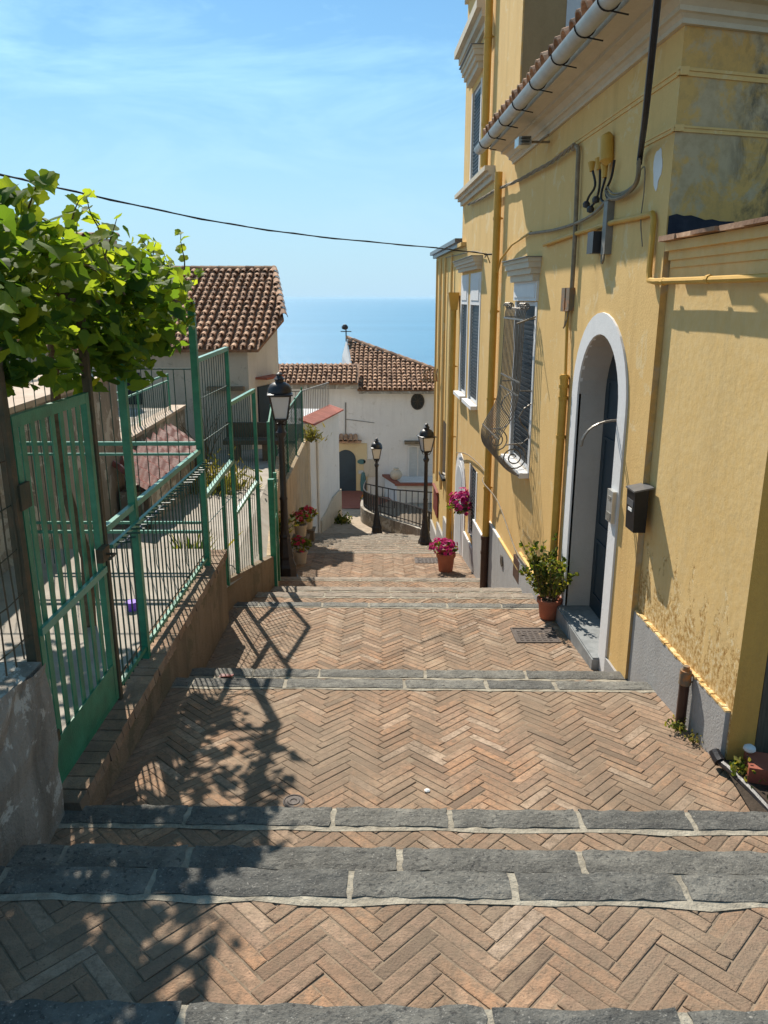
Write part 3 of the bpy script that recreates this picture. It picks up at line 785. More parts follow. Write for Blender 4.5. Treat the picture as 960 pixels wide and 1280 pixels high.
mb=MB(); mb.tube([W(13.2,5.0,.09),W(13.2,5.05,.1),W(13.2,5.2,.16)],[.09,.10,.10],10); mb.build('pipe_head',M['terracotta'],dp)
dp=pipe_on_wall('downpipe',16.55,-.2,-5.6,.06,th,'ochre_paint',(-1.4,-2.9,-4.2))
mb=MB(); mb.hexa([W(16.48,-.25,.02),W(16.48,-.25,.16),W(16.62,-.25,.16),W(16.62,-.25,.02),W(16.4,.1,.0),W(16.4,.1,.22),W(16.7,.1,.22),W(16.7,.1,.0)]); mb.build('pipe_head',M['ochre_paint'],dp)
plinths(th,((SP_,12.0,-3.5),(12.0,13.6,-3.93),(13.6,14.72,-4.5)),-8,'white_paint')
mb=MB(); arch_panel(mb,14.75,16.2,-5.9,-3.05,-.02,.02); arch_panel(mb,14.95,16.0,-5.9,-3.2,.02,.032)
d2=mb.build('door',M['white_paint'],th)
mb=MB(); arch_panel(mb,15.05,15.9,-5.9,-3.32,.032,.042); mb.build('door_leaf',M['shutter'],d2)

# ---- low house at the end
lh=thing('low_house','lower pale yellow house with flat eave beyond the tall one','house',W(SE,-6))
mb=MB(); LWH=(18.3,18.9,-4.2,-2.9,False)
wall_front(mb,SE,SL,-10,1.05,[LWH],d=-.02)
mb.add([W(SL,-10,-.02),W(SL,1.05,-.02),W(SL,1.05,-6),W(SL,-10,-6)],[(3,2,1,0)],0)
mb.box(2.1,7,SE+.1,SL-.35,-10,1.0,0)
mb.build('wall',[M['yellow_pale'],M['reveal']],lh)
mb=MB(); mb.wbox(SE+.01,SL+.12,1.05,1.13,-6,.14); mb.wbox(SE+.01,SL+.05,.97,1.05,-.1,.07); mb.build('roof',M['grey_lid'],lh)
mb=MB(); mb.wbox(18.3,18.9,-4.2,-2.9,-.2,-.15); mb.wbox(18.2,19.0,-4.28,-4.21,-.1,.06,); mb.build('window',M['dark_hole'],lh)
mb=MB()
for s_ in (17.5,18.7,19.6,20.5): mb.tube([W(s_,.9,.03),W(s_,-4.6+.0*s_,.03)],.03,6)
mb.build('conduit',M['yellow'],lh)
mb=MB(); mb.wbox(19.6,20.6,-5.6,-4.95,-.01,.02)
mb.wbox(19.55,20.65,-4.95,-4.90,-.01,.05)
mb.build('shutter',M['red_paint'],lh)
plinths(lh,((16.75,18.2,-5.15),(18.2,19.6,-5.7),(19.6,SL,-6.1)),-9,None,.03,-.05)
# ornament bracket with plants under the far corner
mb=MB(); c=W(19.9,-1.95,.02)
for k in range(5):
    mb.tube([c+Vector((-.08*k-.03,.0,-.1)),c+Vector((-.08*k-.05,-.05,.08)),c+Vector((-.08*k-.02,.02,.2))],.018,5)
mb.bar(c+Vector((.0,0,-.1)),c+Vector((-.5,0,-.1)),.03)
tag(mb.build('iron_bracket',M['rust_box'],origin=c),'rusty wrought iron bracket high on the far pale yellow house','bracket')

# ------------------------------------------------------------------ annex wall nearest the camera on the right
AD=-.05
an=thing('annex_wall','peeling yellow annex wall with clay tile coping and grey foot, nearest on the right','wall',W(4.2,-2.8))
A0=4.13
mb=MB()
segs=[(A0,4.65),(4.65,5.2),(5.2,SC0+.0)]
for a,b in segs:
    for c,e in ((-3.4,-2.4),(-2.4,-1.4),(-1.4,-.5),(-.5,.36)):
        mb.add([W(a,c,AD),W(b,c,AD),W(b,e,AD),W(a,e,AD)],[(3,2,1,0)],0)
A1=W(A0,0,AD); E2=Vector((math.cos(R(6)),math.sin(R(6)),0))
for k in range(2):
    a,b=A1+E2*(.085*k),A1+E2*(.085*k+.085)
    mb.add([(a.x,a.y,-3.4),(b.x,b.y,-3.4),(b.x,b.y,.36),(a.x,a.y,.36)],[(0,1,2,3)],1)
mb.add([W(A0,.36,AD),W(SC0,.36,AD),W(SC0,.36,-3),W(A0,.36,-3)],[(0,1,2,3)],0)
M['yellow_end_shade']=plaster('shaded_yellow_plaster',(.60,.315,.07),(.66,.37,.095),(.27,.15,.065),(.16,.13,.09),.7,.66)  # end face: the wall yellow again, its orange shade put into the colour
def peeling():
    m,nt,b=newmat('peeling_yellow_plaster'); co=coords(nt)
    c=ramp(nt,noise(nt,co,1.1,8,.65,.4),[(.3,(.66,.435,.17)),(.7,(.73,.505,.22))])
    c=mix(nt,ramp(nt,noise(nt,coords(nt,(2.5,2.5,.3)),2.4,8,.68),[(.48,(0,0,0)),(.75,(.5,)*3)]),c,(.50,.35,.16))
    c=mix(nt,ramp(nt,noise(nt,co,18,8,.7),[(.40,(0,0,0)),(.7,(.35,)*3)]),c,(.72,.58,.34))
    sp=N(nt,'ShaderNodeSeparateXYZ'); nt.links.new(co,sp.inputs[0])
    zz=N(nt,'ShaderNodeMapRange'); nt.links.new(sp.outputs['Z'],zz.inputs[0])
    zz.inputs[1].default_value=.40; zz.inputs[2].default_value=1.40; zz.inputs[3].default_value=.17; zz.inputs[4].default_value=-.16
    ad=N(nt,'ShaderNodeMath',operation='ADD'); nt.links.new(zz.outputs[0],ad.inputs[0]); nt.links.new(noise(nt,coords(nt,(1,1,.6)),7.5,9,.72,.5),ad.inputs[1])
    flake=ramp(nt,ad.outputs[0],[(.545,(0,0,0)),(.575,(1,1,1))])
    fc=ramp(nt,noise(nt,co,30,6,.7),[(.38,(.34,.185,.055)),(.5,(.60,.40,.16)),(.62,(.74,.60,.36))])
    c=mix(nt,flake,c,fc)
    nt.links.new(c,b.inputs['Base Color']); b.inputs['Roughness'].default_value=.9; b.inputs['Specular IOR Level'].default_value=.15
    h1=N(nt,'ShaderNodeMath',operation='MULTIPLY_ADD'); nt.links.new(flake,h1.inputs[0]); h1.inputs[1].default_value=-.9
    h2=N(nt,'ShaderNodeMath',operation='ADD'); nt.links.new(noise(nt,co,3.5,6,.6),h2.inputs[0]); nt.links.new(noise(nt,co,16,9,.7),h2.inputs[1])
    nt.links.new(h2.outputs[0],h1.inputs[2]); bump(nt,b,h1.outputs[0],.38,.010); return m
M['yellow_peel']=peeling()
mb.build('wall',[M['yellow_peel'],M['yellow_end_shade']],an)
r=random.Random(11)
mb=MB(); mb.wbox(A0+.02,SC0-.005,-3.4,-2.40,AD-.05,AD+.03); 
mb.build('plinth',M['plinth'],an)
mb=MB(); n=30
for i in range(n):
    a=A0+.02+(SC0-A0-.03)*i/n; b=A0+.02+(SC0-A0-.03)*(i+1)/n
    mb.wbox(a,b,-2.40,-2.392+r.uniform(0,.010),AD-.03,AD+.03+r.uniform(-.004,.006))
mb.build('plinth_edge',M['yellow_peel'],an)
# coping: moulding + clay tiles
mb=MB()
for z0,z1,dd in ((.20,.25,.012),(.25,.31,.028),(.31,.37,.06)): mb.wbox(3.6,SC0-.03,z0,z1,AD-.3,AD+dd)
mb.build('coping',M['yellow_peel'],an)
mb=MB(); s_=3.6
while s_<SC0-.05:
    L=min(r.uniform(.26,.34),SC0-.04-s_); mb.wbox(s_+.006,s_+L,.37+r.uniform(0,.008),.40+r.uniform(-.004,.01),AD-.3,AD+.12+r.uniform(-.015,.02),0,r.random()); s_+=L
mb.build('coping_tile',M['tile'],an)
# pipe stub with cap
q=fac(851,925,.02); s_=q[0]
st=thing('pipe_stub','short brown pipe with rusty cap standing against the grey wall foot','pipe',W(4.62,-2.78))
mb=MB(); mb.tube([W(4.62,-2.8,AD+.075),W(4.62,-2.46,AD+.075)],.033,10); mb.build('pipe',M['brown_pipe'],st,smooth=True)
mb=MB(); mb.tube([W(4.62,-2.46,AD+.075),W(4.62,-2.36,AD+.075)],[.04,.038],10); mb.tube([W(4.62,-2.36,AD+.075),W(4.62,-2.33,AD+.075)],[.025,.02],10); mb.tube([W(4.62,-2.44,AD+.075),W(4.60,-2.44,AD)],.008,5)
mb.build('cap',M['rust_box'],st,smooth=True)
# recess behind the annex end: dark timber gate
tg=thing('timber_gate','dark weathered plank gate at the right edge behind the annex end','gate',(2.3,4.22,-2.8))
mb=MB(); a=A1+E2*.17
for k in range(7):
    p0=a+E2*(.16*k+.004); p1=a+E2*(.16*k+.154)
    mb.prism([(p0.x,p0.y,-2.78),(p1.x,p1.y,-2.78),(p1.x,p1.y,.1),(p0.x,p0.y,.1)],(0,.035,0))
mb.build('planks',M['wood'],tg)
# brick edging of the planted strip, hose
t=thing('brick_edging','row of loose red clay blocks edging the planted strip','edging',(2.2,3.9,-2.7))
mb=MB(); r=random.Random(4)
pt=[(2.20,3.98),(2.27,3.77),(2.36,3.52)]
for k,(x,y_) in enumerate(pt):
    a=R(-14+r.uniform(-5,5)); c,s2=math.cos(a),math.sin(a)
    q=[(-.07,-.1),(.17,-.1),(.17,.1),(-.07,.1)]
    P=[(x+c*u-s2*v,y_+s2*u+c*v) for u,v in q]
    P2=[(x+c*u*.95-s2*v*.95,y_+s2*u*.95+c*v*.95) for u,v in q]
    mb.hexa([(p[0],p[1],-2.8) for p in P]+[(p[0],p[1],-2.615-.02*k) for p in P2],0,r.random())
mb.build('block',M['red_tile'],t)
mb=MB(); P0=Vector((2.02,4.12,-2.70)); pts=[P0,P0+Vector((.03,-.1,.0)),P0+Vector((.07,-.3,-.005)),P0+Vector((.115,-.58,-.02))]
mb.tube(pts,.022,8); mb.tube([P0+Vector((-.005,.04,.03)),P0+Vector((0,.0,.01)),P0+Vector((.005,-.03,.0))],.034,8)
tag(mb.build('drain_hose',M['iron_black'],smooth=True,origin=P0),'black drain hose lying along the right edge of the landing','hose')
mb=MB(); P0=Vector((2.17,4.05,-2.60))
mb.lathe([(.0,0),(.022,.0),(.036,.014),(.034,.03),(.018,.042),(.0,.043)],P0,9)
tag(mb.build('white_stone',M['white_paint'],smooth=True,origin=P0),'small white stone at the foot of the annex corner','stone')
mb=MB(); mb.add([(1.95,2.9,-2.71),(3.2,2.9,-2.71),(3.2,4.6,-2.71),(2.06,4.3,-2.71)],[(0,1,2,3)]); mb.add([(2.02,2.9,-2.9),(2.02,2.9,-2.71),(3.2,2.9,-2.71),(3.2,2.9,-2.9)],[(0,1,2,3)])
struct(mb.build('planted_ground',M['soil']))

# ------------------------------------------------------------------ fixtures on the yellow house
mbx=thing('mailbox','black metal letter box with grey lid beside the arched door','mailbox',W(5.65,-1.7))
mb=MB(); a,b,z0,z1=5.575,5.75,-1.71,-1.40
mb.hexa([W(a,z0,.095),W(a,z0,.003),W(b,z0,.003),W(b,z0,.095),W(a,z1,.105),W(a,z1+.03,.003),W(b,z1+.03,.003),W(b,z1,.105)])
mb.v=[p for p in mb.v]; mb.build('body',M['black_metal'],mbx)
mb=MB(); mb.hexa([W(a-.004,z1,.115),W(a-.004,z1+.03,-.03),W(b+.004,z1+.03,-.03),W(b+.004,z1,.115),W(a-.004,z1+.012,.115),W(a-.004,z1+.042,-.03),W(b+.004,z1+.042,-.03),W(b+.004,z1+.012,.115)])
mb.build('lid',M['grey_lid'],mbx)
mb=MB(); mb.wbox(a+.025,b-.025,-1.52,-1.47,.094,.106); mb.build('slot_flap',M['grey_lid'],mbx)
mb=MB(); mb.wbox(a+.05,b-.05,-1.56,-1.535,.094,.1045); mb.build('name_card',M['paper'],mbx)
ic=thing('intercom','small silver door intercom on the white door surround','intercom',W(6.27,-1.8))
mb=MB(); mb.wbox(6.2,6.34,-1.82,-1.55,.016,.055); mb.build('case',M['silver'],ic)
mb=MB(); mb.wbox(6.22,6.32,-1.80,-1.74,.055,.060); mb.wbox(6.235,6.305,-1.63,-1.60,.055,.060); mb.build('buttons',M['box_grey'],ic)

def wall_path(pix, d=.03): return [fw(px,py,d) for px,py in pix]
def cable(name, pts, r, mat, label, cat='cable', n=6, k=4):
    mb=MB(); sp=smooth_path(pts,k) if k>1 else pts
    o=sp[0].copy(); mb.tube(sp,r,n)
    return tag(mb.build(name,M[mat],smooth=True,origin=o),label,cat)
# twisted bundle running left along the wall under the cornice
base=wall_path([(586,256),(605,247),(622,237),(648,226),(668,215),(690,203),(708,190),(719,181)],.05)
sp=smooth_path(base,6); mb=MB()
for ph in (0,2.1,4.2):
    mb.tube([p+Vector((-.012*math.cos(i*.9+ph)-.01,.0,.014*math.sin(i*.9+ph))) for i,p in enumerate(sp)],.010,5)
tag(mb.build('twisted_cable',M['cable_grey'],smooth=True,origin=sp[0]),'twisted grey cable bundle running under the cornice to the tall house','cable')
t=thing('wall_conduit','vertical grey conduit pipe descending from cable bundle to the rusty boxes','conduit',fw(718,360,.03))
mb=MB(); mb.tube(smooth_path(wall_path([(716,186),(721,183),(723,192),(722,215),(719,290),(715,360)],.04),4),.022,8); mb.build('pipe',M['cable_grey'],t,smooth=True)
a=fac(714,374,.0)
t=thing('junction_box','pair of rusty junction boxes on the wall above the ochre pipe','junction box',W(a[0],a[1]))
mb=MB(); mb.wbox(a[0]-.12,a[0]+.0,a[1]-.11,a[1]+.11,.0,.055); mb.wbox(a[0]-.125,a[0]+.005,a[1]-.115,a[1]-.105,.055,.06); mb.build('box',M['rust_box'],t)
mb=MB(); mb.wbox(a[0]+.03,a[0]+.16,a[1]-.12,a[1]+.11,.0,.06); mb.build('box',M['rust_box'],t)
mb=MB(); mb.tube(smooth_path([W(a[0]-.05,a[1]-.1,.03),W(a[0]-.05,a[1]-.22,.05),W(a[0],a[1]-.28,.06),W(a[0]+.04,a[1]-.25,.04),W(a[0]+.06,a[1]-.11,.03)],4),.008,5); mb.build('cable_loop',M['cable_grey'],t,smooth=True)
t=thing('ochre_pipe','ochre painted service pipe running down beside the arched door','pipe',fw(712,690,.03))
b0_,b1_=fac(708,468,.03),fac(706,700,.03)
mb=MB(); mb.tube([W(b0_[0],b0_[1],.05),W(b0_[0],-3.15,.05)],.042,10); 
for z in (b0_[1]-.01,b0_[1]-.1,b0_[1]-.22,b0_[1]-.62): mb.tube([W(b0_[0],z,.05),W(b0_[0],z-.035,.05)],.05,10)
mb.build('pipe',M['ochre_paint'],t,smooth=True)
mb=MB(); mb.tube([W(b0_[0]-.0,b0_[1],.04),W(a[0]-.02,a[1]-.12,.035)],.016,6); mb.build('thin_pipe',M['ochre_paint'],t,smooth=True)
# service head: ochre shield, insulators, drop cable
t=thing('service_head','ochre cable entry shield with dark insulators under the string course','cable fitting',fw(762,200,.03))
mb=MB(); p=fac(764,166,.02); q=fac(763,200,.02)
mb.tube([W(p[0],p[1],.03),W(p[0],p[1]-.03,.05),W(q[0],q[1],.05),W(q[0],q[1]-.03,.03)],[.02,.055,.06,.03],10); mb.build('shield',M['ochre_paint'],t,smooth=True)
for px,y0,y1 in ((741,203,214),(750,198,212),(757,205,222)):
    mb=MB(); u0=fac(px,y0,.04); u1=fac(px,y1,.04); mb.tube([W(u0[0],u0[1],.05),W(u1[0],u1[1],.05)],[.035,.02],8); mb.build('insulator',M['ochre_paint'],t)
for pix in ([(741,214),(744,232),(736,246),(732,258)],[(750,212),(749,235),(744,252),(735,262)],[(757,222),(752,240),(752,250),(760,255)],[(768,200),(764,222),(757,240),(762,252)]):
    mb=MB(); mb.tube(smooth_path(wall_path(pix,.045),4),.011,5); mb.build('lead',M['cable'],t,smooth=True)
for px,py in ((733,256),(738,262),(745,250)):
    mb=MB(); q=fw(px,py,.05); mb.lathe([(0,-.03),(.03,-.02),(.035,.01),(.02,.03),(0,.03)],q,8); mb.build('clamp',M['iron_black'],t)
cable('wall_cable',wall_path([(799,212),(796,228),(786,240),(772,246),(760,250),(748,262),(735,272),(715,281),(690,288),(662,292)],.045),.016,'cable_grey','sagging grey cable running from the service head to the window hood')
mb=MB()
for k in range(4):
    mb.tube(smooth_path([p+Vector((-.006*k,.0,.013*math.sin(k*2+.3*i)-.012*k*math.sin(i*.45))) for i,p in enumerate(wall_path([(800,200),(798,222),(788,236),(775,243),(765,243),(759,236)],.05))],4),.008,5)
tag(mb.build('cable_bundle',M['cable_grey'],smooth=True,origin=fw(800,200,.05)),'loose bundle of thin cables below the thick drop cable','cable')
pA=fw(799,205,.05); pB=fw(801,188,.06)
r0=ray(806,150); r1=ray(822,0)
pts=[pA,pB,r0*(5.45/r0.y),ray(813,85)*(5.05/ray(813,85).y),r1*(4.75/r1.y)]
d=(pts[-1]-pts[-2]); pts+= [pts[-1]+d*.8+Vector((0,0,.05)),pts[-1]+d*2.2+Vector((0,0,.2))]
cable('drop_cable',pts,.021,'cable','thick black drop cable hanging in front of the cornice corner','cable',8)
cable('thin_cable',wall_path([(801,212),(806,210),(805,240),(801,275),(803,308)],.03),.005,'cable_grey','thin loose wire dangling near the corner of the yellow house')
# horizontal conduit that turns down and runs on along the annex wall
pts=wall_path([(680,306),(720,292),(770,277),(800,271)],.03)
pc=[W(5.95,pts[-1].z-.0,.03),W(5.90,pts[-1].z-.04,.03)]
q1=fac(811,340,.03)
pts2=pts+[W(5.93,pts[-1].z,.03),W(5.89,pts[-1].z-.05,.03),W(5.89,.18,.03),W(5.86,.12,.035),W(5.75,.11,.035),W(5.2,.105,.03),W(4.4,.10,.03),W(3.6,.10,.03)]
mb=MB(); mb.tube(pts2,.022,8)
for s_ in (5.6,4.9): mb.tube([W(s_-.02,.106,.03),W(s_+.02,.106,.03)],.028,8)
tag(mb.build('ochre_conduit',M['ochre_paint'],smooth=True,origin=pts2[0]),'ochre conduit bending down the corner and along the annex wall','conduit')
t=thing('meter_conduit','grey vertical trunking with dark meter box on the house wall','electric box',fw(760,290,.03))
mb=MB(); p=fac(762,252,.03); q=fac(757,318,.03); mb.wbox(p[0]-.05,p[0]+.05,q[1],p[1],0,.06); mb.build('trunking',M['box_grey'],t)
mb=MB(); p=fac(749,302,.03); mb.wbox(p[0]-.085,p[0]+.085,p[1]-.10,p[1]+.08,.0,.11); mb.build('box',M['iron_black'],t)
mb=MB(); q=fac(758,318,.03); mb.tube(smooth_path([W(q[0],q[1],.05),W(q[0]-.02,q[1]-.05,.06),W(q[0]+.05,q[1]-.06,.05),W(q[0]+.08,q[1]+.06,.04)],4),.012,5); mb.build('cable_tail',M['cable_grey'],t,smooth=True)
p=fac(652,165,.35)
t=thing('floodlight','small grey flood lamp fixed under the cornice','lamp',W(9.35,1.62,.12))
mb=MB(); mb.wbox(9.2,9.42,1.60,1.69,.22,.36); mb.build('housing',M['silver'],t)
for k in range(3):
    mb=MB(); mb.wbox(9.13,9.2,1.605+.03*k,1.62+.03*k,.24,.34); mb.build('fin',M['iron_grey'],t)
mb=MB(); mb.wbox(9.28,9.32,1.64,1.66,-.01,.22); mb.wbox(8.9,9.28,1.645,1.66,.1,.12); mb.build('arm',M['cable_grey'],t)
cable('gas_pipe',[fw(664,290,.04),fw(640,306,.05),fw(626,324,.06),fw(622,340,.06)],.014,'ochre_paint','thin ochre pipe slanting down above the barred window','pipe',6,1)
# overhead line across the street
A=atY(605,318,12.6); A.x=wx(12.6,.05)
B=atY(-60,206,6.5)
mb=MB(); n=36; pts=[]
tgt=[(0,218,7.0),(95,240,7.8),(270,277,9.4),(400,296,10.7),(545,310,12.2)]
ctrl=[B]+[atY(*q) for q in tgt]+[A]
sp=smooth_path(ctrl,8)
mb.tube(sp,.008,5)
mb.tube([p+Vector((0,0,.009*math.sin(i*1.3))) for i,p in enumerate(sp)],.005,4)
tag(mb.build('overhead_line',M['cable'],smooth=True,origin=sp[-1]),'black overhead line sagging across the sky to the tall house','cable')
t=thing('line_anchor','small iron anchor holding the overhead line to the tall house','anchor',W(12.6,.3))
mb=MB(); mb.tube([W(12.55,A.z-.0,.0),W(12.6,A.z,.14)],.014,5); mb.tube([W(12.9,A.z-.03,.08),W(12.6,A.z,.10)],.01,5); mb.tube([W(12.6,A.z,.10),W(12.75,A.z-.12,.02)],.008,5); mb.build('hook',M['iron_black'],t)
cable('wall_wire',wall_path([(557,322),(575,318),(590,314),(605,317)],.04),.009,'cable_grey','thin wire looping over the low house eave to the anchor')
cable('street_cable',[W(15.8,-3.1,.06),W(14.3,-2.85,.04),W(12.4,-2.75,.04),W(11.9,-2.8,.16),W(11.2,-2.95,.04),W(9.9,-3.25,.04),W(9.2,-3.25,.04)],.010,'cable_grey','thin cable slanting low across the tall house wall')

# ------------------------------------------------------------------ potted plants
def leaf_quad(mb,p,d,n,L,w,tint):
    d=d.normalized(); s=d.cross(n); s=s.normalized() if s.length>1e-5 else d.orthogonal().normalized()
    n2=s.cross(d)
    mb.add([p,p+d*L*.35+s*w*.5+n2*w*.12,p+d*L*.7+s*w*.42+n2*w*.1,p+d*L,p+d*L*.7-s*w*.42+n2*w*.1,p+d*L*.35-s*w*.5+n2*w*.12,p+d*L*.5],
           [(0,1,6),(1,2,6),(2,3,6),(3,4,6),(4,5,6),(5,0,6)],0,tint)
def rv(r): 
    v=Vector((r.gauss(0,1),r.gauss(0,1),r.gauss(0,1))); return v.normalized()
def pot(root,base,r0,r1,h,mat='terracotta'):
    mb=MB(); mb.lathe([(r0*.9,0),(r0,.01),(r1*.94,h*.8),(r1*1.06,h*.8),(r1*1.08,h*.97),(r1,h),(r1*.9,h),(r1*.86,h*.88),(0,h*.88)],base,18); mb.build('pot',M[mat],root,smooth=True)
    mb=MB(); mb.lathe([(r1*.87,h*.86),(r1*.5,h*.9),(0,h*.91)],base,14); mb.build('soil',M['soil'],root)
pb=on_ground(689,772)+Vector((-.03,0,.012))
t=thing('potted_shrub','leafy yellow green shrub in a terracotta pot beside the arched door','potted plant',pb)
pot(t,pb,.095,.125,.225)
r=random.Random(21); mb=MB(); ms=MB()
for i in range(34):
    a=r.uniform(0,6.28); tilt=abs(r.gauss(.0,.20)); L=r.uniform(.38,.70)
    d=Vector((math.cos(a)*math.sin(tilt),math.sin(a)*math.sin(tilt),math.cos(tilt)))
    p0=pb+Vector((math.cos(a)*.06,math.sin(a)*.06,.19)); pts=[p0]
    for k in range(1,6):
        d=(d+Vector((math.cos(a)*.03+r.gauss(0,.07),math.sin(a)*.03+r.gauss(0,.07),-.005*k))).normalized(); pts.append(pts[-1]+d*L/5)
    ms.tube(pts,[.007,.006,.005,.004,.003,.002],5)
    for k in range(34):
        q=r.uniform(.2,1); j=min(4,int(q*5)); p=pts[j].lerp(pts[j+1],q*5-j)
        dd=(rv(r)+d*.4); leaf_quad(mb,p,dd,rv(r),r.uniform(.035,.065),r.uniform(.026,.044),min(1,max(0,r.gauss(.45+.35*(1-q),.28))))
ms.build('stems',M['stem'],t); mb.build('foliage',M['leaf'],t)
def flower_mound(root,c,rx,rz,nf,mat,seed,nl=60,fs=.028,front=True):
    r=random.Random(seed); mb=MB(); ml=MB()
    for i in range(nl):
        v=rv(r); v.z=abs(v.z)*.8-.2; p=c+Vector((v.x*rx*.85,v.y*rx*.85,v.z*rz*.8)); leaf_quad(ml,p,v+rv(r)*.6,rv(r),r.uniform(.06,.11),r.uniform(.045,.07),r.random())
    for i in range(nf//2):
        v=rv(r); v.z=v.z if v.z>-.35 else -v.z; p=c+Vector((v.x*rx,v.y*rx,v.z*rz))*(r.uniform(.75,1.0)+.15*math.sin(v.x*5+seed)*math.cos(v.y*4-v.z*3))
        tn=min(1,max(0,r.gauss(.5,.25)))
        for k in range(5):
            leaf_quad(mb,p,v.orthogonal().normalized()*math.cos(k*1.256)+v.cross(v.orthogonal().normalized())*math.sin(k*1.256)+v*.35,v,fs*r.uniform(1.1,1.6),fs*1.15,tn)
    ml.build('leaves',M['leaf'],root); mb.build('flowers',M[mat],root)
pb=on_ground(557,713,11.8)
pb.x=min(pb.x,wx(pb.y)-.28)
t=thing('flower_pot','terracotta pot full of magenta flowers standing on the steps by the wall','flower pot',pb,'flower pots along the street')
pot(t,pb,.13,.17,.36); flower_mound(t,pb+Vector((-.06,0,.46)),.25,.15,190,'petal',3,50,.035)
hb=fw(578,633,.12); 
t=thing('hanging_flowers','round hanging basket of magenta flowers on the tall house wall','hanging basket',hb)
mb=MB(); mb.lathe([(.04,-.14),(.12,-.08),(.16,0),(.15,.01),(0,0)],hb,12); mb.tube([hb,hb+Vector((.1,0,.34))],.006,4); mb.build('basket',M['iron_black'],t)
flower_mound(t,hb,.26,.33,240,'petal',5,70,.04)
proto=None
for k,(x,y_,s_,lab) in enumerate(((-1.62,14.2,1.0,'nearest coral geranium pot behind the near lamp base'),(-1.98,17.6,1.15,'middle coral geranium pot against the beige retaining wall'),(-2.02,19.6,1.15,'farthest coral geranium pot before the white corner house'))):
    loc=Vector((x,y_,gz(y_)+(.35 if k else .0)))
    if proto is None:
        proto=thing('geranium_pot',lab,'flower pot',loc,'geranium pots along the left wall')
        pot(proto,loc,.11,.135,.26,'beige_wall'); flower_mound(proto,loc+Vector((0,0,.38)),.19,.16,70,'petal_red',9,120,.032)
    else:
        dup(proto,loc,lab,1.3*k,s_)
        ped=MB(); zg=gz(y_)-.3; ped.box(x-.17,x+.17,y_-.17,y_+.17,zg,loc.z-.03); ped.box(x-.2,x+.2,y_-.2,y_+.2,loc.z-.03,loc.z)
        tag(ped.build('pedestal',M['retain'],origin=Vector((x,y_,zg))),'low masonry block under the %s geranium pot'%('middle' if k==1 else 'farthest'),'pedestal')

# ------------------------------------------------------------------ street lamps
def lamp(loc,label):
    loc=Vector(loc); t=thing('street_lamp',label,'street lamp',loc,'black iron street lamps')
    mb=MB(); mb.lathe([(.235,0),(.235,.05),(.205,.07),(.2,.28),(.17,.33),(.145,.42),(.15,.46),(.12,.62),(.095,.80),(.105,.84),(.085,.88),(.075,.95)],loc,8,rot=R(22.5)); mb.build('base',M['iron_black'],t)
    mb=MB(); mb.lathe([(.075,.95),(.082,1.0),(.068,1.04),(.064,1.5),(.074,1.53),(.06,1.57),(.052,2.35),(.05,2.62),(.075,2.66),(.095,2.72),(.06,2.76),(.05,2.83),(.05,2.86)],loc,12); mb.build('post',M['iron_black'],t,smooth=True)
    c=loc+Vector((0,0,2.86)); mb=MB()
    for k in range(4):
        a=R(45+90*k); u=Vector((math.cos(a),math.sin(a),0))
        mb.tube([c+u*.03,c+u*.10+Vector((0,0,.0)),c+u*.13+Vector((0,0,.06)),c+u*.115+Vector((0,0,.12))],.012,5)
    h0,h1=.10,.50; w0,w1=.135,.215
    lat=[]
    for k in range(4):
        a=R(45+90*k); u=Vector((math.cos(a),math.sin(a),0))
        mb.bar(c+u*w0*1.15+Vector((0,0,h0)),c+u*w1*1.15+Vector((0,0,h1)),.022,.022); lat.append(u)
    for k in range(4):
        for hh,ww in ((h0,w0),(h1,w1)):
            mb.bar(c+lat[k]*ww*1.15+Vector((0,0,hh)),c+lat[(k+1)%4]*ww*1.15+Vector((0,0,hh)),.026,.022)
    mb.lathe([(.03,-.02),(.05,.02),(.13,.09),(.13,.1),(0,.1)],c,8); mb.build('lantern_frame',M['iron_black'],t)
    for k in range(4):
        g=MB(); u,v=lat[k],lat[(k+1)%4]; f=1.12
        p=[c+u*w0*f+Vector((0,0,h0+.012)),c+v*w0*f+Vector((0,0,h0+.012)),c+v*w1*f+Vector((0,0,h1-.012)),c+u*w1*f+Vector((0,0,h1-.012))]
        inn=-(u+v).normalized()*.006; g.prism(p,inn); g.build('glass',M['frost'],t)
    mb=MB(); q=R(45)
    mb.lathe([(.20,h1+.0),(.30,h1+.005),(.31,h1+.02),(.29,h1+.035),(.22,h1+.05)],c,4,rot=q)
    mb.lathe([(.21,h1+.05),(.20,h1+.12),(.165,h1+.18),(.11,h1+.215),(.075,h1+.225),(.075,h1+.26),(.095,h1+.275),(.07,h1+.30),(.045,h1+.33),(.05,h1+.36),(.02,h1+.385),(0,h1+.39)],c,12); mb.build('cap',M['iron_black'],t,smooth=True)
    return t
L1=(-1.73,12.9,gz(12.9)); lamp1=lamp(L1,'nearest black street lamp on the left beside the green fence')
lamp1.rotation_euler=(0,0,R(8)); lamp1.scale=(.97,.97,.97)
L2=on_ground(531,686,18,25); L3=Vector((-.24,24.7,ZEND-.06))
dup(lamp1,(L2.x,L2.y,L2.z-.01),'black street lamp in front of the shuttered window by the low house',R(20),.84)
dup(lamp1,L3,'farthest black street lamp at the foot of the steps by the parapet',R(0),.86)

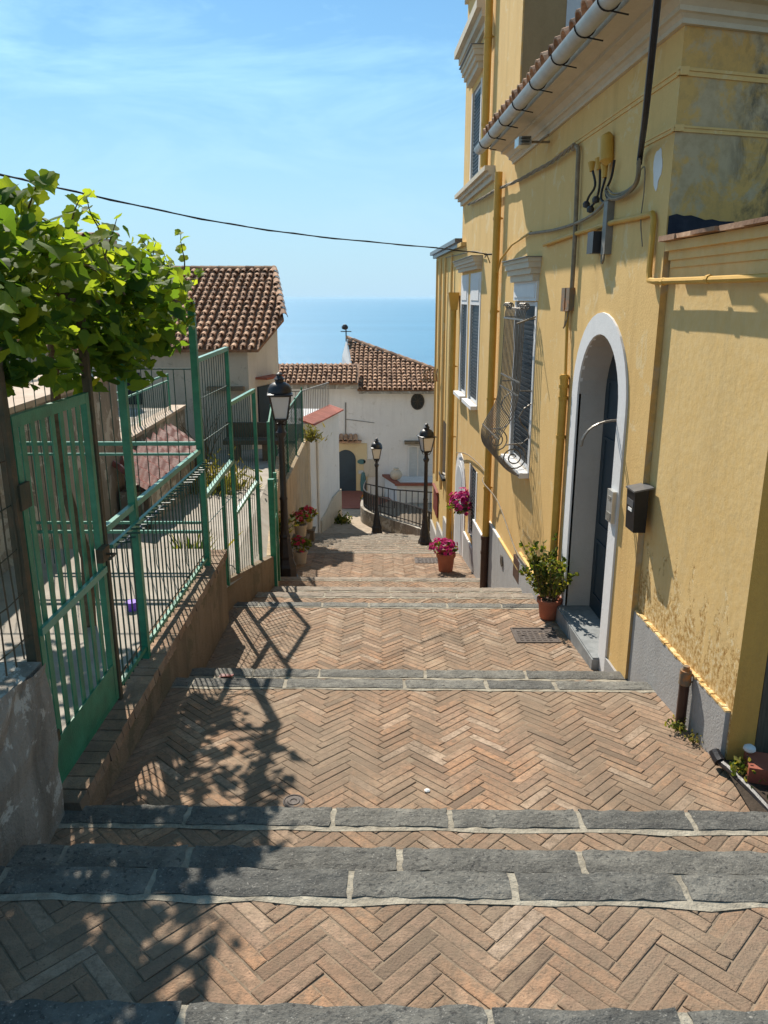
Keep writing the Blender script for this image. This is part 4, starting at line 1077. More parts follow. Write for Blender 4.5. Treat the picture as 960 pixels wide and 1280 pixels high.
# ------------------------------------------------------------------ left side: terrace wall, gate, fence
FX=-1.70
gw=thing('terrace_wall','low rendered wall with brick cap carrying the green fence','wall',(FX,5.5,-3))
mb=MB(); r=random.Random(6)
N_=24
for i in range(N_):
    a=3.39+(7.5-3.39)*i/N_; b=3.39+(7.5-3.39)*(i+1)/N_
    f=lambda y_:-1.575-.012*(y_-3.4)
    mb.add([(f(a),a,-4.2),(f(b),b,-4.2),(f(b),b,-2.545),(f(a),a,-2.545)],[(0,1,2,3)])
mb.add([(-1.63,7.5,-4.2),(-2.2,7.5,-4.2),(-2.2,7.5,-2.545),(-1.63,7.5,-2.545)],[(0,1,2,3)])
mb.box(-1.95,-1.66,3.39,7.49,-4.2,-2.545)
mb.build('wall',M['retain'],gw)
mb=MB(); y_=3.40
while y_<7.48:
    L=min(.115,7.5-y_); mb.hexa([(-1.83,y_+.004,-2.545),(-1.545-.012*(y_-3.4)+r.uniform(-.008,.008),y_+.004,-2.545),(-1.545-.012*(y_-3.4)+r.uniform(-.008,.008),y_+L-.004,-2.545),(-1.83,y_+L-.004,-2.545),
        (-1.83,y_+.004,-2.478),(-1.553-.012*(y_-3.4),y_+.004,-2.482+r.uniform(-.006,.006)),(-1.553-.012*(y_-3.4),y_+L-.004,-2.482+r.uniform(-.006,.006)),(-1.83,y_+L-.004,-2.478)],0,r.random()); y_+=L
mb.build('brick_cap',M['brick'],gw)
# concrete pier left of the gate
mb=MB(); vsl=[]; r=random.Random(8); ys=[1.52+i*.155 for i in range(13)]; zs=[-2.9+i*.13 for i in range(11)]
for yy in ys:
    for z_ in zs:
        zt=z_; 
        if z_>-1.65: zt=-1.66+.03*math.sin(yy*9)
        vsl.append((-1.615+r.uniform(-.015,.015)+(.0 if z_>-2.6 else .02),yy,zt))
nz=len(zs)
mb.add(vsl,[(i*nz+j,(i+1)*nz+j,(i+1)*nz+j+1,i*nz+j+1) for i in range(len(ys)-1) for j in range(nz-1)])
mb.box(-1.92,-1.64,-1.0,3.375,-2.9,-1.68); 
o=mb.build('concrete_pier',M['grey_wall'],origin=Vector((-1.7,3,-2.9)),smooth=False); tag(o,'stained rough concrete pier left of the green gate','pier')
# terrace slab
mb=MB(); mb.add([(-9,-3,-2.47),(-1.8,-3,-2.47),(-1.8,7.5,-2.47),(-9,7.5,-2.47)],[(0,1,2,3)]); mb.add([(-9,7.5,-2.47),(-1.8,7.5,-2.47),(-1.8,7.5,-3.6),(-9,7.5,-3.6)],[(3,2,1,0)])
struct(mb.build('garden_terrace',M['concrete']))
# gate
gt=thing('garden_gate','green metal garden gate of flat vertical slats with solid foot panel','gate',(FX,3.6,-2.48))
G0,G1=3.48,4.42; GT=-.52
mb=MB(); mb.box(FX-.018,FX+.018,G0,G0+.045,-2.45,GT); mb.box(FX-.018,FX+.018,G1-.045,G1,-2.45,GT); mb.box(FX-.017,FX+.017,G0+.045,G1-.045,GT-.055,GT); mb.box(FX-.017,FX+.017,G0+.045,G1-.045,-2.45,-2.42)
mb.build('frame',M['green_paint'],gt)
for k in range(7):
    y_=G0+.095+k*(G1-G0-.14)/7; mb=MB(); mb.box(FX-.004,FX+.004,y_,y_+.047,-2.22,GT-.03); mb.build('slat',M['green_paint'],gt)
mb=MB(); mb.box(FX+.008,FX+.016,G0+.03,G1-.03,-2.44,-2.20); mb.build('foot_panel',M['green_paint'],gt)
mb=MB(); mb.box(FX+.008,FX+.03,G0+.01,G1-.01,-1.60,-1.56); mb.build('mid_rail',M['green_rail'],gt)
mb=MB(); mb.box(FX+.02,FX+.06,G1-.14,G1-.02,-1.50,-1.42); mb.tube([(FX+.06,G1-.08,-1.46),(FX+.11,G1-.08,-1.46),(FX+.11,G1-.18,-1.46)],.009,5); mb.build('latch',M['rust'],gt)
mb=MB(); mb.box(FX-.02,FX+.035,G0-.045,G0+.06,-.95,-.83); mb.build('hinge',M['rust'],gt)
mb=MB(); mb.box(FX-.02,FX+.03,G0-.045,G0+.06,-2.2,-2.14); mb.build('hinge',M['rust'],gt)
# posts of the pergola
def post(x,y_,z0,z1,w,mat,label,h=None):
    mb=MB(); mb.box(x-w/2,x+w/2,y_-w/2,y_+w/2,z0,z1); mb.box(x-w/2-.004,x+w/2+.004,y_-w/2-.004,y_+w/2+.004,z1,z1+.01)
    return tag(mb.build('fence_post',M[mat],origin=Vector((x,y_,z0))),label,'post','square pergola posts')
post(FX,3.43,-2.7,-.22,.048,'rust','rusty dark post hinging the slatted gate, nearest the camera')
post(FX,4.465,-2.5,-.02,.042,'rust','dark post at the latch side of the slatted gate')
post(FX,5.06,-2.5,-.02,.05,'green_paint','bright green post between the gate and the hooked bar fence')
post(FX,7.05,-2.5,-.05,.06,'green_paint','tall green post at the far end of the hooked bar fence')
# fence with hooked bars
hf=thing('hooked_fence','green fence of thin bars with hooked tops beyond the gate','fence',(FX,6,-2.48))
mb=MB(); mb.bar((FX,4.51,-1.36),(FX,7.0,-1.36),.032,.04); mb.bar((FX+.03,4.51,-1.47),(FX+.03,7.0,-1.47),.024,.024); mb.build('rail',M['green_rail'],hf)
mb=MB(); mb.bar((FX,4.51,-2.40),(FX,7.0,-2.40),.03,.03); mb.build('rail',M['green_paint'],hf)
for k in range(26):
    y_=4.58+k*.094
    if abs(y_-5.06)<.04: continue
    mb=MB(); mb.tube([(FX,y_,-2.45),(FX,y_,-1.50),(FX+.006,y_,-1.475),(FX+.03,y_,-1.465),(FX+.13,y_,-1.462)],.0062,5); mb.build('bar',M['wire'],hf)
# cross fence (runs left from the far post)
cf=thing('cross_fence','thin bar fence with pale double rails crossing behind the gate','fence',(-3.4,7.05,-2.47))
mb=MB()
for z_,w in ((-1.30,.034),(-1.40,.022),(-2.06,.024),(-2.15,.028)): 
    mb=MB(); mb.bar((-6.2,7.05,z_),(FX-.04,7.05,z_),w,w); mb.build('rail',M['green_rail'],cf)
for k in range(44):
    x=-1.8-k*.098; mb=MB(); mb.tube([(x,7.05,-2.47),(x,7.05,-.62)],.0045,4); mb.build('bar',M['wire'],cf)
mb=MB(); mb.bar((-6.2,7.05,-.62),(FX-.04,7.05,-.62),.012); mb.build('top_wire',M['wire'],cf)
# wire mesh left of the gate
wm=thing('wire_mesh','rusty wire mesh panel above the concrete pier left of the gate','wire mesh',(FX,2.9,-1.6))
mb=MB()
for k in range(18):
    y_=2.05+k*.085; mb.tube([(FX+.01*math.sin(k),y_,-1.64),(FX+.012*math.sin(k*2),y_+.01*math.sin(k*3),-1.1),(FX,y_,-.42)],.0045,4)
for k in range(6):
    z_=-1.55+k*.21; mb.tube([(FX,2.0+i*.25,z_+.012*math.sin(i*2+k)) for i in range(7)],.004,4)
mb.build('wires',M['rust'],wm)
# near-left pergola rails overhead
pr=thing('pergola_frame','thin rusty bars overhead carrying the grape vine','pergola',(FX,5,-.03))
mb=MB(); mb.bar((FX,4.3,-.02),(FX,7.1,-.04),.035); mb.bar((-3.9,4.3,.0),(-3.9,7.1,.0),.035)
for y_ in (4.48,5.06,6.1,7.05): mb.bar((-4.0,y_,.01),(FX-.02,y_,.01),.03)
mb.build('bars',M['rust'],pr)
for x,y_ in ((-3.9,4.4),(-3.9,7.05)):
    mb=MB(); mb.bar((x,y_,-2.47),(x,y_,0),.06); mb.build('post',M['rust'],pr)
# second stretch: panels stepping down beside the yard
dw=thing('yard_wall','low mossy wall along the yard edge under the stepped green railing','wall',(-1.6,8.5,-3.5))
mb=MB()
def wall_seg(mb,a,b,za,zb,zf,th,mi=0):
    a=Vector((*a,0)); b=Vector((*b,0)); d=(b-a).normalized(); n=Vector((-d.y,d.x,0))*th
    mb.hexa([Vector((a.x,a.y,zf)),Vector((b.x,b.y,zf)),Vector((b.x,b.y,zf))+n,Vector((a.x,a.y,zf))+n,Vector((a.x,a.y,za)),Vector((b.x,b.y,zb)),Vector((b.x,b.y,zb))+n,Vector((a.x,a.y,za))+n],mi)
wall_seg(mb,(-1.74,7.52),(-1.45,9.62),-2.88,-3.27,-4.6,.22)
mb.build('wall',M['retain'],dw)
sr=thing('stepped_railing','open green railing panels stepping down beside the yard','railing',(-1.6,8.4,-3))
def seg(a,b,w,mat,parent,name='rail'):
    mb=MB(); mb.bar(a,b,w); return mb.build(name,M[mat],parent)
p5=(-1.66,8.3); p6=(-1.56,9.3); p4=(FX,7.09)
seg((p5[0],p5[1],-3.1),(p5[0],p5[1],-.50),.04,'green_paint',sr,'post'); seg((p6[0],p6[1],-3.3),(p6[0],p6[1],-1.05),.04,'green_paint',sr,'post')
seg((-1.68,7.85,-3.0),(-1.68,7.85,-1.78),.03,'green_paint',sr,'post'); seg((-1.60,8.9,-3.2),(-1.60,8.9,-2.25),.03,'green_paint',sr,'post')
seg((p4[0],p4[1],-.55),(p5[0],p5[1],-.52),.04,'green_rail',sr); seg((p4[0],p4[1],-1.82),(p5[0],p5[1],-1.72),.045,'green_rail',sr)
seg((p5[0],p5[1],-1.10),(p6[0],p6[1],-1.07),.04,'green_rail',sr); seg((p5[0],p5[1],-2.33),(p6[0],p6[1],-2.18),.04,'green_rail',sr)
for k in range(1,13):
    f=k/13; x=p4[0]+(p5[0]-p4[0])*f; y_=p4[1]+(p5[1]-p4[1])*f; mb=MB(); mb.tube([(x,y_,-2.95),(x,y_,-.54)],.004,4); mb.build('wire',M['wire'],sr)
for k in range(1,11):
    f=k/11; x=p5[0]+(p6[0]-p5[0])*f; y_=p5[1]+(p6[1]-p5[1])*f; mb=MB(); mb.tube([(x,y_,-3.1),(x,y_,-1.09)],.004,4); mb.build('wire',M['wire'],sr)
for z_ in (-1.3,-.9,-2.1): seg((p4[0],p4[1],z_),(p5[0],p5[1],z_),.007,'wire',sr,'wire')
# low gate by the lamp
lg=thing('small_gate','small green wicket with thick post left of the near lamp','gate',(-1.47,9.7,-3.9))
seg((-1.45,9.66,-4.0),(-1.45,9.66,-2.24),.075,'green_paint',lg,'post')
seg((-1.62,11.2,-4.2),(-1.62,11.2,-2.5),.05,'green_paint',lg,'post')
for z_ in (-2.55,-3.0,-3.4): seg((-1.46,9.7,z_),(-1.62,11.2,z_-.1),.025,'green_paint',lg)
for k in range(8):
    f=(k+.7)/8.4; seg((-1.46-.16*f,9.7+1.5*f,-3.75),(-1.46-.16*f,9.7+1.5*f,-2.56),.012,'green_paint',lg,'bar')
# retaining wall down to the white house
rw=thing('retaining_wall','long beige retaining wall behind the near lamp and geraniums','wall',(-2.1,17,-5))
mb=MB(); wall_seg(mb,(-1.46,9.66),(-2.25,16.4),-3.27,-3.3,-6,.25); wall_seg(mb,(-2.25,16.4),(-2.40,25.2),-4.15,-4.2,-9,.25)
M['stucco']=plaster('rough_beige_render',(.42,.31,.19),(.54,.42,.28),(.17,.12,.075),(.34,.29,.22),.7,.55,.9,.85)  # rough beige render with streaks and patches
mb.build('wall',M['stucco'],rw)
# yard floor
mb=MB(); mb.add([(-9,7.5,-3.02),(-1.7,7.56,-2.96),(-1.50,9.62,-3.3),(-2.3,16.4,-3.33),(-2.3,17.4,-3.33),(-9,17.4,-3.33)],[(0,1,2,3,4,5)])
struct(mb.build('yard_floor',M['concrete']))
mb=MB(); mb.box(-9,-2.46,17.3,25,-5.0,-4.35); struct(mb.build('back_garden_ground',M['earth']))
# chain link fence on the retaining wall
cl=thing('chainlink_fence','dark green diamond mesh fence on top of the retaining wall','fence',(-2.1,17,-4))
def cx(y_): return -1.46-(y_-9.66)*.1172 if y_<16.4 else -2.25-(y_-16.4)*.017
cx2=lambda y_:cx(y_)-.08
mb=MB(); 
def chain(y0,y1,zb,zt):
    st=.15; H=zt-zb; n=int((y1-y0)/st)
    for k in range(-int(H/st)-1,n+1):
        for sg in (1,-1):
            a0=y0+k*st if sg>0 else y0+k*st+H; a1=a0+sg*H; za,zz_=zb,zt
            pa,pb_=(a0,zb),(a1,zt)
            pts=[pa,pb_]
            def cl_(p,q):
                # clip to y range
                (ya,z0),(yb,z1)=p,q
                if ya>yb: (ya,z0),(yb,z1)=(yb,z1),(ya,z0)
                if yb<=y0 or ya>=y1: return None
                if ya<y0: t=(y0-ya)/(yb-ya); z0=z0+(z1-z0)*t; ya=y0
                if yb>y1: t=(y1-ya)/(yb-ya); z1=z0+(z1-z0)*t; yb=y1
                return (ya,z0),(yb,z1)
            c=cl_(*pts)
            if c: mb.tube([(cx2(c[0][0])+.004*sg,c[0][0],c[0][1]),(cx2(c[1][0])+.004*sg,c[1][0],c[1][1])],.006,3,caps=False)
chain(12.2,16.4,-3.28,-1.95); chain(16.4,23.0,-4.15,-2.65)
mb.build('mesh',M['wire'],cl)
for y_,z0,z1 in ((12.2,-3.3,-1.9),(14.3,-3.3,-1.9),(16.45,-4.2,-1.9),(18.7,-4.2,-2.6),(20.9,-4.2,-2.6),(23,-4.2,-2.55)):
    seg((cx2(y_),y_,z0),(cx2(y_),y_,z1),.045,'green_paint',cl,'post')
seg((cx2(12.2),12.2,-1.95),(cx2(16.4),16.4,-1.95),.025,'green_paint',cl); seg((cx2(16.4),16.4,-2.65),(cx2(23),23,-2.65),.025,'green_paint',cl)

# upper terraces on the left
ut=thing('upper_terrace_wall','tall grey rendered wall holding the upper tiled terrace on the left','wall',(-3.6,8,-2.4))
mb=MB(); wall_seg(mb,(-3.45,5.4),(-3.75,10.9),-1.06,-1.06,-3.6,5.0); mb.build('wall',M['grey_wall'],ut)
mb=MB(); wall_seg(mb,(-3.42,5.38),(-3.72,10.92),-1.0,-1.0,-1.058,.34); mb.build('coping',M['terrazzo'],ut)
mb=MB(); mb.add([(-9,5.4,-1.03),(-3.8,5.4,-1.03),(-4.1,10.9,-1.03),(-9,10.9,-1.03)],[(0,1,2,3)]); struct(mb.build('upper_terrace',M['terrazzo']))
lt=thing('lower_terrace_wall','grey rendered wall with thin coping under the green railing','wall',(-4,13,-2.9))
mb=MB(); wall_seg(mb,(-3.95,10.92),(-4.05,15.7),-2.16,-2.16,-3.6,4.5); mb.build('wall',M['grey_wall'],lt)
mb=MB(); wall_seg(mb,(-3.92,10.94),(-4.02,15.72),-2.10,-2.10,-2.158,.3); mb.build('coping',M['terrazzo'],lt)
for nm,lab,a,b,zb,h in (('terrace_railing','green bar railing on the lower left terrace wall',(-4.1,11.0),(-4.15,15.0),-2.1,.68),('terrace_railing','green railing high on the upper tiled terrace behind the vine',(-5.2,10.6),(-4.0,10.7),-1.0,.62),('terrace_railing','long green railing on the upper terrace seen through gate wires',(-5.4,6.6),(-4.6,10.6),-1.0,.55)):
    t=thing(nm,lab,'railing',(*a,zb),'green terrace railings')
    A_=Vector((*a,zb)); B_=Vector((*b,zb)); n=int((B_-A_).length/.13)
    for dz in (h,h-.12): seg(A_+Vector((0,0,dz)),B_+Vector((0,0,dz)),.03,'green_rail',t)
    mb=MB()
    for k in range(n+1):
        p=A_.lerp(B_,k/n); mb=MB(); mb.tube([p,p+Vector((0,0,h-.12))],.007,4); mb.build('bar',M['wire'],t)
    for p in (A_,A_.lerp(B_,.5),B_): seg(p,p+Vector((0,0,h)),.03,'green_paint',t,'post')
# lean-to with red corrugated roof
ls=thing('lean_to','lean-to shed with faded red corrugated roof behind the fence','shed',(-3.3,12,-3.1))
c_=[Vector((-3.12,9.9,-2.46)),Vector((-3.12,13.2,-2.50)),Vector((-3.78,13.6,-2.14)),Vector((-3.70,10.3,-2.20))]
mb=MB(); nu,nv=40,34; vsl=[]
for i in range(nu+1):
    for j in range(nv+1):
        u=i/nu; v=j/nv; p=(c_[0]*(1-u)+c_[1]*u)*(1-v)+(c_[3]*(1-u)+c_[2]*u)*v
        vsl.append(p+Vector((0,0,.055*math.sin(u*2*math.pi*8)+.006*math.sin(v*2*math.pi*4))))
mb.add(vsl,[(i*(nv+1)+j,(i+1)*(nv+1)+j,(i+1)*(nv+1)+j+1,i*(nv+1)+j+1) for i in range(nu) for j in range(nv)])
M['corr']=simple('faded_red_corrugated',[(.3,(.14,.034,.02)),(.6,(.22,.06,.036)),(.78,(.36,.18,.13))],7,.45,.2,30)
mb.build('roof',M['corr'],ls,smooth=True)
for x,y_,z_ in ((-3.2,10.1,-2.5),(-3.2,13.0,-2.52)):
    mb=MB(); mb.bar((x,y_,-3.3),(x,y_,z_),.07); mb.build('post',M['wood'],ls)
mb=MB(); mb.box(-3.66,-3.25,10.4,13.0,-3.32,-2.6); mb.build('side_wall',M['grey_wall'],ls)
# hose leaning and little purple toy
mb=MB(); mb.tube([(-3.3,8.2,-3.0),(-2.75,9.3,-2.5)],.02,6); tag(mb.build('blue_pipe',M['blue_pipe'],origin=Vector((-3.3,8.2,-3))),'slate blue pipe leaning beside the red lean-to','pipe')
p=atY(163,735,5.9); p.z=-2.44
mb=MB(); mb.lathe([(.0,-.03),(.04,-.03),(.045,.03),(.05,.035),(.05,.045),(0,.045)],p,12); tag(mb.build('purple_pot',M['purple'],origin=p),'tiny purple pot on the terrace floor behind the fence','pot')
# stone bench against the house
sb=thing('stone_bench','brown stone bench on dark supports before the beige house wall','bench',(-2.9,16.0,-3.3))
mb=MB(); mb.box(-3.35,-2.15,15.85,16.25,-2.95,-2.86); mb.box(-3.35,-2.15,16.26,16.36,-2.86,-2.55); mb.build('seat',M['wood'],sb)
for x in (-3.15,-2.45):
    mb=MB(); mb.box(x-.1,x+.1,15.95,16.3,-3.32,-2.95); mb.build('support',M['retain'],sb)

# ------------------------------------------------------------------ grape vine
r=random.Random(31)
gv=thing('grape_vine','sunlit leafy grape vine sprawling over the pergola on the left','grape vine',(-2.6,5.0,-2.47))
LO=[(0,.0),(.20,-.15),(.42,-.12),(.54,.06),(.52,.20),(.60,.36),(.50,.50),(.36,.56),(.28,.72),(.12,.80),(0,.95)]
OUT=LO+[(-x,y_) for x,y_ in LO[-2:0:-1]]
def vine_leaf(mb,p,nrm,tip,size,tint):
    nrm=nrm.normalized(); tip=(tip-nrm*tip.dot(nrm)); tip=tip.normalized() if tip.length>1e-4 else nrm.orthogonal().normalized(); s=tip.cross(nrm)
    fold=r.uniform(.15,.8); curl=r.uniform(-.7,.25)
    vs=[p+tip*(size*.32)]
    for x,y_ in OUT:
        vs.append(p+s*x*size+tip*y_*size+nrm*(size*(fold*abs(x)*.6+curl*(y_-.3)**2)))
    n=len(OUT); mb.add(vs,[(0,1+i,1+(i+1)%n) for i in range(n)],0,tint)
def zt(y_): return .46-.05*(y_-3.2)-.16*max(0,y_-6.0)
def zb(y_): return -.30+.02*(y_-4)
fol=MB(); cnt=0
def xright(y_): return -1.54-.13*max(0,y_-5.4)+.07*math.sin(y_*5.1)+.05*math.sin(y_*11.3)+(.05 if 4.2<y_<5.5 else 0)
clumps=[]
for i in range(128):
    y_=r.uniform(3.1,7.25); x=xright(y_)-abs(r.gauss(0,1.0)) ; 
    if x<-3.7: continue
    z_=r.uniform(zb(y_)+.02,zt(y_)-.08); clumps.append((Vector((x,y_,z_)),r.uniform(.13,.27)))
for (x,y_,z_,s_) in ((-1.62,4.75,-.36,.2),(-1.72,4.5,-.30,.2),(-1.66,5.3,-.42,.17),(-1.60,5.6,-.33,.16),(-1.95,3.75,-.33,.14),(-1.98,3.6,-.45,.1),(-1.62,4.9,-.25,.2),(-1.8,4.7,-.42,.14),(-1.75,4.9,-.2,.2),(-1.7,4.4,-.1,.2),(-1.80,3.8,.10,.17),(-1.85,4.1,.22,.17),(-1.8,3.6,.05,.17),(-1.75,4.3,.25,.14),(-1.66,3.5,-.26,.09),(-1.70,3.55,-.36,.07)): clumps.append((Vector((x,y_,z_)),s_))
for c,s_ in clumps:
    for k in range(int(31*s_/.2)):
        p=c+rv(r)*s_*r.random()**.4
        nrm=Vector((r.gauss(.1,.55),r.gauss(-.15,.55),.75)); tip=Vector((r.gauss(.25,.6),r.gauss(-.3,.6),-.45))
        hi=(p.z-zb(p.y))/(zt(p.y)-zb(p.y)); t=min(1,max(0,r.gauss(.30+.35*hi,.25)))  # lower leaves tinted darker: shade inside the canopy put into the colour
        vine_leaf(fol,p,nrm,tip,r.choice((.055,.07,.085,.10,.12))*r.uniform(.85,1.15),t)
shoots=[]; st=MB()
for i in range(46):
    y_=r.uniform(3.2,7.2); x=xright(y_)-abs(r.gauss(0,.55))+.05; p=Vector((x,y_,r.uniform(.0,zt(y_)-.05))); d=Vector((r.gauss(.15,.4),r.gauss(0,.4),r.uniform(.3,1))).normalized()
    L=r.uniform(.15,.32); pts=[p]
    for k in range(4):
        d=(d+rv(r)*.25).normalized(); pts.append(pts[-1]+d*L/4)
    s1=MB(); s1.tube(pts,[.006,.005,.004,.003,.002],4); shoots.append(s1)
    for k in range(1,5):
        vine_leaf(fol,pts[k],Vector((r.gauss(0,.5),r.gauss(-.2,.5),.7)),rv(r)+Vector((0,0,-.2)),r.uniform(.05,.10),min(1,max(0,r.gauss(.8,.15))))
# tall sprig near the camera
p=Vector((-1.74,3.95,.24)); pts=[p,p+Vector((.02,.0,.08)),p+Vector((.04,0,.17)),p+Vector((.08,.0,.25)),p+Vector((.12,-.02,.31))]
st.tube(pts,[.007,.006,.005,.004,.003],5)
for q in pts[1:]:
    for k in range(3): vine_leaf(fol,q,Vector((r.gauss(0,.6),-.5,.6)),rv(r),r.uniform(.08,.13),r.uniform(.6,1))
for (dx,dy,dz) in ((-.06,-.1,.14),(.05,-.1,.06),(-.10,-.12,.05),(.0,-.05,.20)):
    for k in range(4): vine_leaf(fol,p+Vector((dx,dy,dz))+rv(r)*.06,Vector((r.gauss(0,.6),-.5,.6)),rv(r),r.uniform(.10,.15),r.uniform(.2,.9))
fol.build('foliage',M['vine_leaf'],gv)
for i in range(16):
    y_=r.uniform(3.2,5.6); x=r.uniform(-3.4,-2.5); pts=[Vector((x,y_,.03))]
    d=Vector((r.gauss(-.1,.3),1,0)).normalized()
    for k in range(7): d=(d+rv(r)*.25).normalized(); d.z*=.5; pts.append(pts[-1]+d*.2)
    s1=MB(); s1.tube(pts,[.012,.011,.010,.009,.008,.007,.006,.005],5); shoots.append(s1)
for s1 in [st]+shoots: s1.build('shoot',M['stem'],gv)
tk=MB(); tk.tube([Vector((-2.3,5.6,-2.5)),Vector((-2.26,5.57,-1.9)),Vector((-2.36,5.5,-1.2)),Vector((-2.28,5.4,-.6)),Vector((-2.2,5.3,.02)),Vector((-2.0,5.0,.06))],[.05,.045,.04,.036,.03,.024],8); tk.build('trunk',M['stem'],gv,smooth=True)

# weeds and bushes
def weed(loc,h,n,mat,label,cat='weed',sp=.12,seed=1,name='weed',lw=.02,bush=False):
    r=random.Random(seed); mb=MB(); loc=Vector(loc)
    if bush:
        for i in range(max(3,n//14)):
            d=rv(r); d.z=abs(d.z)+.3; d.normalize(); mb.tube([loc+Vector((0,0,-.02)),loc+d*h*.5,loc+d*h*.5+rv(r)*h*.3+Vector((0,0,h*.2))],[.006*h/.1+.001]*3 if h<.2 else [.02,.012,.006],4)
    for i in range(n):
        p=loc+Vector((r.gauss(0,sp),r.gauss(0,sp),abs(r.gauss(0,h*.4)) if bush else 0))
        d=rv(r); d.z=abs(d.z)+(.2 if bush else .9)
        leaf_quad(mb,p,d,rv(r),h*r.uniform(.25,.5) if bush else h*r.uniform(.5,1.1),lw,r.random())
    return tag(mb.build(name,M[mat],origin=loc),label,cat)
weed((1.95,4.57,-2.76),.06,90,'leaf','small green weed at the foot of the brown pipe stub',sp=.035,seed=1,lw=.016,bush=True)
weed((2.0,4.42,-2.76),.05,60,'dry_grass','dry yellowish weed tuft between pipe stub and drain hose',sp=.03,seed=2,lw=.012,bush=True)
weed((2.14,3.98,-2.7),.09,120,'leaf','weed between the drain hose and the white stone',sp=.05,seed=3,lw=.02,bush=True)
weed((2.26,3.6,-2.70),.10,150,'leaf','weed clump at the right edge in front of the red blocks',sp=.06,seed=4,lw=.018,bush=True)
weed((1.93,5.86,-3.17),.08,60,'leaf','tiny green weed at the foot of the house corner',sp=.02,seed=5,lw=.016,bush=True)
weed((-2.2,8.4,-3.0),.5,60,'leaf','tall weed growing in the yard behind stepped railing',sp=.06,seed=6,lw=.03)
weed((-2.9,12.9,-3.3),.55,700,'dry_grass','dry yellow green bush beside the red roofed lean-to',sp=.28,seed=7,lw=.035,bush=True,name='dry_bush',cat='bush')
weed((-2.0,13.4,-4.2),.5,300,'leaf','green shrub growing behind the base of the near lamp',sp=.13,seed=8,lw=.04,bush=True,name='shrub',cat='bush')
weed((-2.22,23.4,-4.25),.45,240,'dry_grass','dry plant growing out of the top end of the retaining wall',sp=.16,seed=9,lw=.04,bush=True,name='dry_plant',cat='plant')
weed((-1.50,26.5,zp(26.5)),.28,350,'leaf','dark green bush at the corner of the white house',sp=.14,seed=10,lw=.05,bush=True,name='corner_bush',cat='bush')
r=random.Random(77)
mb=MB(); tloc=Vector((-3.55,15.2,-3.3))
for i in range(12):
    d=Vector((r.gauss(0,.35),r.gauss(0,.2),1)).normalized(); pts=[tloc]
    for k in range(5): d=(d+rv(r)*.25).normalized(); pts.append(pts[-1]+d*.28)
    mb.tube(pts,[.012,.010,.008,.006,.004,.003],4)
tag(mb.build('bare_shrub',M['stem'],origin=tloc),'leafless twiggy shrub against the beige house wall','shrub')

# ------------------------------------------------------------------ village houses
def tile_roof(root,o,u,v,poly,name='roof',col=.235,row=.34,seed=1,rad=.085,mat='tile',under=True):
    """barrel tiles on plane o+u*a+v*b inside polygon (a,b)"""
    r=random.Random(seed); u=u.normalized(); v=v.normalized(); n=u.cross(v)
    if n.z<0: n=-n
    mb=MB(); A=[p[0] for p in poly]; B=[p[1] for p in poly]
    def inside(a,b):
        c=False; k=len(poly)
        for i in range(k):
            (x1,y1),(x2,y2)=poly[i],poly[i-1]
            if (y1>b)!=(y2>b) and a<(x2-x1)*(b-y1)/(y2-y1)+x1: c=not c
        return c
    mb.prism([o+u*a+v*b for a,b in poly],-n*.07,0,.15)
    b=min(B)
    while b<max(B):
        a=min(A); jit=r.uniform(-.01,.01)
        while a<max(A):
            if inside(a+col/2,b+row*.45):
                t=min(1,max(0,r.gauss(.52,.30)))
                half_tile(mb,o+u*(a+col/2+r.gauss(0,.010))+v*(b-.05+jit+r.gauss(0,.016))+n*.008,v,u,n,row+.06,rad,rad*.78,t,5,.06)
            a+=col
        b+=row
    return mb.build(name,M[mat],root)
def inv(o,u,v,p):
    d=p-o; uu=u.normalized(); vv=v.normalized(); return (d.dot(uu),d.dot(vv))
bh=thing('beige_house','beige house with weathered clay tile roof behind the garden on the left','house',(-3,17.2,-3.3))
o=Vector((-2.72,17,-1.08)); u=Vector((1,0,0)); v=Vector((0,1,.445))
ptsr=[Vector((-8.5,17,-1.08)),o,Vector((-2.31,18.38,-.467)),Vector((-2.85,21,.70)),Vector((-8.5,21,.70))]
tile_roof(bh,o,u,v,[inv(o,u,v,p) for p in ptsr],seed=4,col=.185,row=.27,rad=.068)
mb=MB(); n_=24
for k in range(n_):
    a=-8.5+k*(5.62/n_); half_tile(mb,Vector((a,21,.70)),Vector((1,0,0)),Vector((0,1,0)),Vector((0,0,1)),.30,.10,.09,rnd.random(),5,.0)
a_,b_=Vector((-2.31,18.38,-.467)),Vector((-2.85,21,.70))
for k in range(8):
    d=(b_-a_)/8; half_tile(mb,a_+d*k,d.normalized(),Vector((1,.2,0)).normalized(),Vector((0,0,1)),d.length*1.15,.10,.085,rnd.random(),5,.03)
mb.build('ridge',M['tile'],bh)
mb=MB()
mb.add([(-9,17.3,-5),(-3.0,17.3,-5),(-3.0,17.3,-1.12),(-9,17.3,-1.12)],[(0,1,2,3)])
mb.add([(-3.0,17.3,-5),(-2.5,18.6,-5),(-2.5,18.6,-.55),(-3.0,17.3,-1.12)],[(0,1,2,3)],1)
mb.add([(-2.5,18.6,-5),(-3.0,20.9,-5),(-3.0,20.9,.55),(-2.5,18.6,-.55)],[(0,1,2,3)],1)
mb.build('wall',[M['beige_wall'],M['white_wall']],bh)
sd=Vector((.5,1.3,0)).normalized(); sn=Vector((1.3,-.5,0)).normalized()
def SW(t,z,d=0): p=Vector((-3.0,17.3,z))+sd*t+sn*d; return p
mb=MB(); mb.prism([SW(.35,-2.9,.005),SW(1.0,-2.9,.005),SW(1.0,-1.95,.005),SW(.35,-1.95,.005)],sn*.03); w=mb.build('window',M['dark_hole'],bh)
